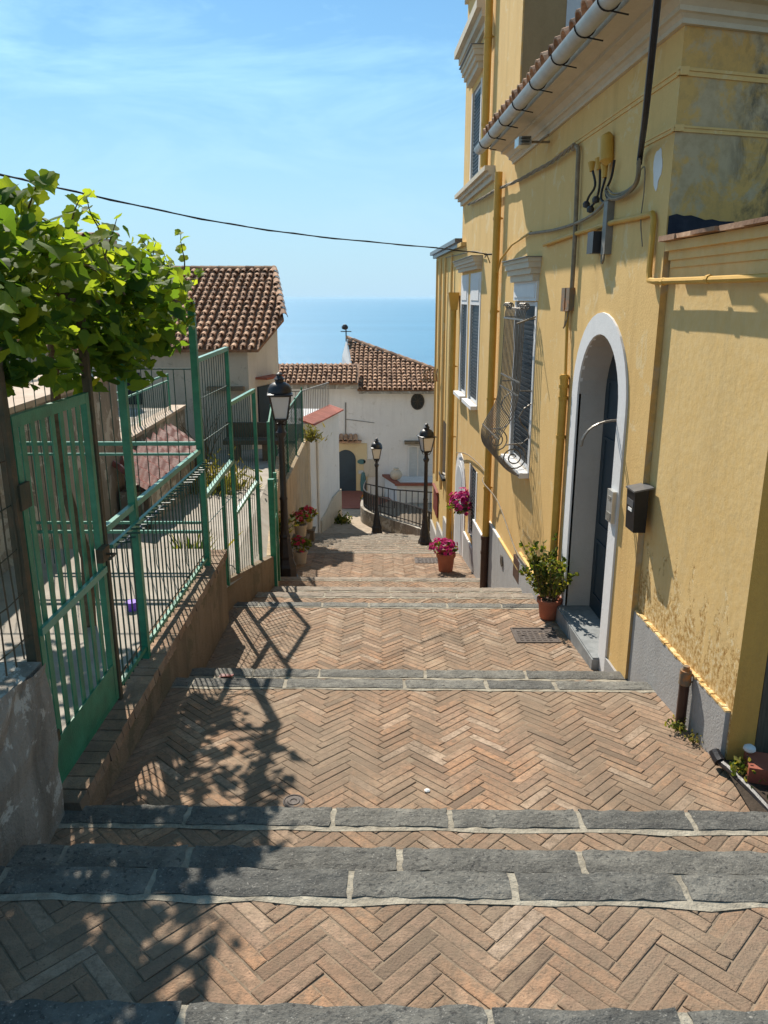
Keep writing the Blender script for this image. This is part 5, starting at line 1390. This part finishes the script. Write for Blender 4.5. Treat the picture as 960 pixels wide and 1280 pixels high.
mb=MB(); mb.prism([SW(.3,-1.78,0),SW(1.1,-1.78,0),SW(1.1,-1.78,.3),SW(.3,-1.78,.3)],(0,0,.05)); mb.build('awning_slab',M['red_tile'],bh)
mb=MB(); mb.prism([Vector((-3.9,17.29,-1.98)),Vector((-3.1,17.29,-1.98)),Vector((-3.1,17.1,-1.98)),Vector((-3.9,17.1,-1.98))],(0,0,.08)); mb.build('ledge',M['retain'],bh)
mb=MB(); mb.box(-5.9,-5.4,17.27,17.31,-2.3,-1.6); mb.build('window',M['dark_hole'],bh)
# chimney roof peeping above the vine
oh=thing('tiled_chimney','small tiled chimney cap just visible above the grape vine','chimney',atY(123,300,17.5)+Vector((0,0,-1.5)))
p=atY(123,296,17.9)
mb=MB(); mb.box(p.x-.3,p.x+.3,p.y-.3,p.y+.3,-1,p.z-.06); mb.build('stack',M['beige_wall'],oh)
mb=MB()
for k in range(4): half_tile(mb,Vector((p.x-.34+.2*k,p.y-.4,p.z-.06)),Vector((0,1,.12)).normalized(),Vector((1,0,0)),Vector((0,0,1)),.8,.10,.09,rnd.random(),6,.02)
mb.build('cap',M['tile'],oh)

# white corner house at the foot of the steps, left
wh=thing('white_corner_house','white house corner with red tiled terrace edge at the foot of steps','house',(-2.1,27,-7.6))
a=Vector((-2.33,24.0,0)); b=Vector((-1.61,27.3,0)); tt=-3.80
mb=MB()
for i in range(4):
    p,q=a.lerp(b,i/4),a.lerp(b,(i+1)/4); mb.add([(p.x,p.y,-9.5),(q.x,q.y,-9.5),(q.x,q.y,tt),(p.x,p.y,tt)],[(0,1,2,3)])
mb.add([(-6,24.0,-9.5),(a.x,a.y,-9.5),(a.x,a.y,tt),(-6,24.0,tt)],[(0,1,2,3)]); mb.add([(b.x,b.y,-9.5),(-6,27.8,-9.5),(-6,27.8,tt),(b.x,b.y,tt)],[(0,1,2,3)]); mb.add([(-6,24.0,tt),(a.x,a.y,tt),(b.x,b.y,tt),(-6,27.8,tt)],[(0,1,2,3)],0)
mb.build('wall',M['white_wall'],wh)
mb=MB(); d=(b-a).normalized(); n=Vector((d.y,-d.x,0))
P0=a+Vector((0,0,tt-.10)); 
k=0; L=(b-a).length; x=0
while x<L-.05:
    p=a+d*x; q=a+d*(x+.24)
    mb.prism([Vector((p.x,p.y,tt+.10))-n*.35,Vector((q.x,q.y,tt+.10))-n*.35,Vector((q.x,q.y,tt-.06))+n*.16,Vector((p.x,p.y,tt-.06))+n*.16],(0,0,.045),0,rnd.random()); x+=.25
mb.build('tile_edge',M['red_tile'],wh)
mb=MB(); p0=Vector((a.x,a.y,-7.9))+n*.04; p1=Vector((b.x,b.y,-8.4))+n*.04
mb.prism([a.lerp(b,.25)+n*.01+Vector((0,0,-9)),b+n*.01+Vector((0,0,-9)),b+n*.01+Vector((0,0,-6.7)),a.lerp(b,.72)+n*.01+Vector((0,0,-6.75)),a.lerp(b,.45)+n*.01+Vector((0,0,-7.05)),a.lerp(b,.25)+n*.01+Vector((0,0,-7.2))],n*.06); mb.build('plinth',M['beige_wall'],wh)
mb=MB(); q=a.lerp(b,.2)+n*.04; mb.tube([q+Vector((0,0,-8)),q+Vector((0,0,-4.4))],.04,6); mb.build('downpipe',M['white_wall'],wh)
rl=thing('balcony_railing','thin grey iron railing round the terrace of the white corner house','railing',(-2.4,25.5,tt))
def rail_poly(t,pts,h,st,rr,mat,barname='bar'):
    for p,q in zip(pts,pts[1:]):
        p=Vector(p); q=Vector(q)
        mb=MB(); mb.bar(p+Vector((0,0,h)),q+Vector((0,0,h)),rr*2.6); mb.build('rail',M[mat],t)
        mb=MB(); mb.bar(p+Vector((0,0,.08)),q+Vector((0,0,.08)),rr*1.8); mb.build('rail',M[mat],t)
        n_=max(2,int((q-p).length/st))
        mb=MB()
        for k in range(n_+1):
            c=p.lerp(q,k/n_); mb.tube([c,c+Vector((0,0,h))],rr,4)
        mb.build('bars',M[mat],t)
rail_poly(rl,[(-5.2,24.5,tt),(-2.62,24.5,tt),(-1.93,27.1,tt)],.95,.16,.012,'box_grey')

# far white house
fh=thing('far_white_house','long white house with clay tile roofs in front of the sea','house',(0,32.4,-8))
FY=32.3
mb=MB()
DH=(-1.75,-1.0)
mb.add([(-4.5,FY,-12),(4.5,FY,-12),(4.5,FY,-3.6),(-4.5,FY,-3.6)],[(0,1,2,3)])
mb.add([(4.5,FY,-12),(4.5,40,-12),(4.5,40,-3.6),(4.5,FY,-3.6)],[(0,1,2,3)]); mb.add([(-4.5,40,-12),(-4.5,FY,-12),(-4.5,FY,-3.6),(-4.5,40,-3.6)],[(0,1,2,3)])
mb.build('wall',M['white_wall'],fh)
o=Vector((-1.09,32.0,-3.66)); u=Vector((1,0,0)); v=Vector((0,1,.37))
ap=Vector((-1.71,36.8,-1.87)); rp=Vector((2.3,33.6,-3.07))
polyr=[o,Vector((3.6,32.0,-3.66)),Vector((3.4,32.6,-3.44)),rp,ap,Vector((-1.40,34.3,-2.81))]
tile_roof(fh,o,u,v,[inv(o,u,v,p) for p in polyr],seed=8,col=.205,row=.29,rad=.078)
mb=MB(); d=(rp-ap); n_=12
for k in range(n_):
    p=ap+d*(k/n_)+Vector((0,0,.02)); half_tile(mb,p,d.normalized(),Vector((d.y,-d.x,0)).normalized(),Vector((0,0,1)),d.length/n_*1.12,.13,.12,rnd.random()*.6,5,.02)
mb.build('ridge',M['tile'],fh)
o2=Vector((-4.6,31.6,-3.34)); e2=Vector((-1.05,31.6,-3.34)); f2=Vector((-1.05,33.3,-2.71)); g2=Vector((-4.6,33.3,-2.71))
tile_roof(fh,o2,u,v,[inv(o2,u,v,p) for p in (o2,e2,f2,g2)],seed=9,col=.205,row=.29,rad=.078)
mb=MB(); mb.box(-4.6,-1.05,31.75,FY-.002,-3.6,-3.42); mb.box(-1.04,3.6,31.95,FY-.002,-3.82,-3.72); mb.build('eave',M['grey_wall'],fh)
# gable side wall under the apex
mb=MB(); mb.add([(-1.42,34.3,-3.2),(-1.73,36.8,-3.2),(-1.73,36.8,-1.9),(-1.42,34.3,-2.83)],[(3,2,1,0)]); mb.add([(-1.42,34.3,-3.2),(-2.0,36.8,-3.2),(-1.95,36.8,-2.6),(-1.75,36.8,-1.9)],[(0,1,2,3)])
mb.build('gable',M['white_wall'],fh)
mb=MB(); mb.tube([ap+Vector((-.05,0,-.1)),ap+Vector((-.05,0,.55))],.03,5); mb.tube([ap+Vector((-.3,0,.35)),ap+Vector((.2,0,.35))],.02,4); mb.lathe([(0,.42),(.13,.46),(.16,.56),(.08,.66),(0,.68)],ap+Vector((-.1,0,0)),8)
tag(mb.build('weather_vane',M['iron_black'],origin=ap),'small dark weather vane on the gable of the far white house','weather vane')
# arched entrance with ochre surround and little tile porch
def ap_far(mb,x0,x1,zb_,zt_,y0,y1,mi=0):
    rr=(x1-x0)/2; pts=[(x0,zb_)]+[((x0+x1)/2-rr*math.cos(math.pi*i/14),zt_-rr+rr*math.sin(math.pi*i/14)) for i in range(15)]+[(x1,zb_)]
    mb.prism([Vector((x,y0,z)) for x,z in pts],(0,y1-y0,0),mi)
zt0=atY(435,562,FY).z; zb0=atY(435,617,FY).z
xl_,xr_=atY(420,590,FY).x,atY(445,590,FY).x
mb=MB(); p=atY(459,600,FY); mb.box(xl_-.25,p.x,FY-.05,FY-.003,zb0-.6,zt0+.28); M['cream']=plaster('cream_yellow_paint',(.58,.46,.27),(.64,.52,.32),(.4,.3,.18))
sfd=mb.build('door_surround',M['cream'],fh)
mb=MB(); ap_far(mb,xl_,xr_,zb0-.1,zt0,FY-.054,FY-.08); mb.build('door',M['door_leaf'],fh)
mb=MB(); mb.box(xl_-.1,xr_+.1,FY-.25,FY-.055,zb0-.3,zb0-.1); mb.build('doorstep',M['threshold'],fh)
for k in range(6):
    if k==0: pm=MB()
    half_tile(pm,Vector((xl_-.15+.2*k,FY-.45,zt0+.42)),Vector((0,1,.45)).normalized(),Vector((1,0,0)),Vector((0,0,1)),.45,.10,.09,rnd.random(),5,.02)
pm.box(xl_-.25,xr_+.25,FY-.4,FY-.055,zt0+.36,zt0+.42); pm.build('porch_tiles',M['tile'],fh)
a_=atY(510,557,FY); b_=atY(534,601,FY)
mb=MB(); mb.box(a_.x,b_.x,FY-.05,FY-.003,b_.z,a_.z); w=mb.build('window',M['white_paint'],fh)
for k in range(2):
    x0=a_.x+.06+k*(b_.x-a_.x-.06)/2; x1=x0+(b_.x-a_.x-.18)/2; mb=MB(); mb.box(x0,x1,FY-.075,FY-.052,b_.z+.05,a_.z-.06)
    for q in range(9):
        z_=b_.z+.12+q*(a_.z-b_.z-.3)/9; mb.box(x0+.05,x1-.05,FY-.085,FY-.076,z_,z_+.07)
    mb.build('shutter',M['shutter'],w)
mb=MB(); mb.box(a_.x-.15,b_.x+.2,FY-.3,FY-.003,a_.z+.10,a_.z+.22); mb.build('window_hood',M['retain'],fh)
c=atY(522,497,FY)+Vector((0,0,-.16)); rr=.26
ov=MB(); ov.prism([c+Vector((rr*math.cos(k*.393),-.003-.02,rr*1.25*math.sin(k*.393))) for k in range(16)],(0,.018,0)); w=ov.build('oval_window',M['dark_hole'],fh)
ov=MB(); 
for k in range(4):
    a4=k*math.pi/4; v4=Vector((rr*math.cos(a4),0,rr*1.25*math.sin(a4))); ov.bar(c+v4+Vector((0,-.035,0)),c-v4+Vector((0,-.035-.004*k,0)),.03)
ov.tube([c+Vector((rr*math.cos(k*.393),-.03,rr*1.25*math.sin(k*.393))) for k in range(17)],.03,5); ov.build('grille',M['iron_black'],w)
p0,p1=atY(432,503,FY),atY(432,545,FY)
mb=MB(); mb.tube([p0+Vector((0,-.05,0)),p1+Vector((0,-.05,0))],.025,5); mb.tube([p0+Vector((0,-.05,-.7)),p0+Vector((1.2,-.05,-.85))],.012,4); mb.build('wall_pipe',M['box_grey'],fh)
# signs beside the door
def plaque(px,py,w,h,name,mat,label,round_=False):
    c=atY(px,py,FY-.07); mb=MB()
    if round_: mb.prism([c+Vector((w/2*math.cos(k*.524),0,h/2*math.sin(k*.524))) for k in range(12)],(0,-.025,0))
    else: mb.prism([c+Vector((x*w/2,0,z*h/2)) for x,z in ((-1,-1),(1,-1),(1,1),(-1,1))],(0,-.025,0))
    return tag(mb.build(name,M[mat],origin=c),label,'plaque')
M['teal_sign']=simple('teal_sign_enamel',[(.3,(.05,.13,.14)),(.7,(.08,.18,.18))],5,.4,0)
plaque(452,577,.36,.22,'round_plaque','teal_sign','oval teal plaque beside the far arched door',True)
plaque(451,590,.20,.14,'square_plaque','shutter','small pale plaque under the oval teal one')
plaque(462,585,.5,.75,'wall_panel','beige_wall','faint beige panel on the white wall right of the plaques')
c=atY(454,602,FY-.1); mb=MB(); mb.lathe([(.0,-.42),(.11,-.42),(.13,-.1),(.10,.25),(.06,.4),(0,.42)],c,8); tag(mb.build('dark_planter',M['teal_sign'],origin=c+Vector((0,0,-.42))),'slim dark green standing planter beside the far arched door','planter')
# small balcony block with terracotta coping
bb=thing('balcony_block','white balcony parapet with terracotta coping below the shuttered window','balcony',(1.2,31,-9))
l=atY(496,603,30.6); rb=atY(541,603,30.6)
mb=MB(); mb.hexa([Vector((l.x,30.6,-10)),Vector((rb.x+.5,30.6,-10)),Vector((rb.x+.5,FY-.06,-10)),Vector((l.x-.5,FY-.06,-10)),Vector((l.x,30.6,l.z-.121)),Vector((rb.x+.5,30.6,l.z-.121)),Vector((rb.x+.5,FY-.06,l.z-.121)),Vector((l.x-.5,FY-.06,l.z-.121))]); mb.build('parapet',M['white_wall'],bb)
mb=MB(); z_=l.z-.12; mb.box(l.x-.08,rb.x+.5,30.5,30.72,z_,z_+.09); mb.hexa([Vector((l.x-.08,30.72,z_)),Vector((l.x+.14,30.72,z_)),Vector((l.x-.3,FY-.06,z_)),Vector((l.x-.6,FY-.06,z_)),Vector((l.x-.08,30.72,z_+.09)),Vector((l.x+.14,30.72,z_+.09)),Vector((l.x-.3,FY-.06,z_+.09)),Vector((l.x-.6,FY-.06,z_+.09))]); mb.build('coping',M['redpave'],bb)
c=Vector((l.x-.02,31.3,l.z-.035)); mb=MB(); mb.lathe([(q*.68,w*.72) for q,w in [(.0,0),(.2,0),(.34,.14),(.38,.3),(.3,.48),(.16,.56),(.18,.64),(.12,.68),(0,.66)]],c,14); tag(mb.build('clay_jar',M['beige_wall'],smooth=True,origin=c),'round pale clay jar on the terracotta coping','jar')
# red ramp and parapets of the lower lane
mb=MB()
q=[atY(452,618,30.5),atY(500,618,30.5)]
mb.hexa([Vector((-.85,28.4,-9.5)),Vector((.35,28.4,-9.5)),Vector((.4,31.6,-9.5)),Vector((-.85,31.6,-9.5)),Vector((-.85,28.4,-7.95)),Vector((.35,28.4,-8.05)),Vector((.4,31.6,-8.15)),Vector((-.85,31.6,-8.0))])
struct(mb.build('red_ramp',M['redpave']))
mb=MB(); mb.box(.3,4.5,25.2,30.55,-10.5,-8.3); struct(mb.build('lower_lane',M['cobble']))
pw=thing('curved_parapet','curved low stone parapet with black railing at the foot of the steps','parapet',(0,24.5,-7.6))
curve=[Vector((-.80,28.6,0)),Vector((-.86,27.4,0)),Vector((-.78,26.5,0)),Vector((-.45,25.7,0)),Vector((.05,25.0,0)),Vector((.55,24.1,0)),Vector((1.0,23.1,0)),Vector((1.32,22.2,0)),Vector((1.5,21.3,0))]
cs_=smooth_path(curve,4); mb=MB()
tops=[]
for p,q in zip(cs_,cs_[1:]):
    tp=lambda s_:(-7.13+(24.8-s_.y)*.13 if s_.y<25 else -7.13-(s_.y-25)*.05)
    d=(q-p).normalized(); n=Vector((d.y,-d.x,0))*-.24
    mb.hexa([Vector((p.x,p.y,-9)),Vector((q.x,q.y,-9)),Vector((q.x,q.y,-9))+n,Vector((p.x,p.y,-9))+n,Vector((p.x,p.y,tp(p))),Vector((q.x,q.y,tp(q))),Vector((q.x,q.y,tp(q)))+n,Vector((p.x,p.y,tp(p)))+n]); tops.append(Vector((p.x,p.y,tp(p)))+n*.5)
mb.build('wall',M['grey_wall'],pw)
mb=MB(); mb.tube([p+Vector((0,0,.62)) for p in tops],.024,5); mb.build('rail',M['iron_black'],pw); mb=MB(); mb.tube([p+Vector((0,0,.1)) for p in tops],.016,5); mb.build('rail',M['iron_black'],pw)
mb=MB()
for i,(p,q) in enumerate(zip(tops,tops[1:])):
    for f in (0,.33,.66): c=p.lerp(q,f); mb.tube([c,c+Vector((0,0,.62))],.011 if f else .02,4)
mb.build('bars',M['iron_black'],pw)
lr=thing('lane_railing','black iron railing of the lower lane before the white balcony','railing',(1,29,-8))
rail_poly(lr,[(-.75,29.8,-7.95),(.4,29.4,-8.1),(3.2,29.0,-8.2)],.85,.22,.016,'iron_black')
c=Vector((-.72,29.2,-7.55)); t=thing('orange_flowers','small orange flower pot on the railing end by the arched door','flower pot',c+Vector((0,0,-.42)))
mb=MB(); mb.lathe([(.1,-.42),(.14,-.15),(.15,-.1),(0,-.1)],c,10); mb.build('pot',M['terracotta'],t)
M['petal_or']=leaf_mat('orange_petal',[(0,(.55,.16,.02)),(1,(.65,.32,.05))],.3,(1.1,1,1))
flower_mound(t,c,.17,.14,50,'petal_or',12,20,.05)

# ------------------------------------------------------------------ sea haze
mb=MB(); mb.box(-60000,60000,-80,70000,-63,12)
m=bpy.data.materials.new('sea_haze'); m.use_nodes=True; nt=m.node_tree; nt.nodes.remove(nt.nodes['Principled BSDF'])
pv=N(nt,'ShaderNodeVolumePrincipled'); pv.inputs['Color'].default_value=(.55,.80,1,1); pv.inputs['Density'].default_value=.000034; pv.inputs['Anisotropy'].default_value=.2
nt.links.new(pv.outputs[0],nt.nodes['Material Output'].inputs['Volume'])
struct(mb.build('haze',m),'stuff')
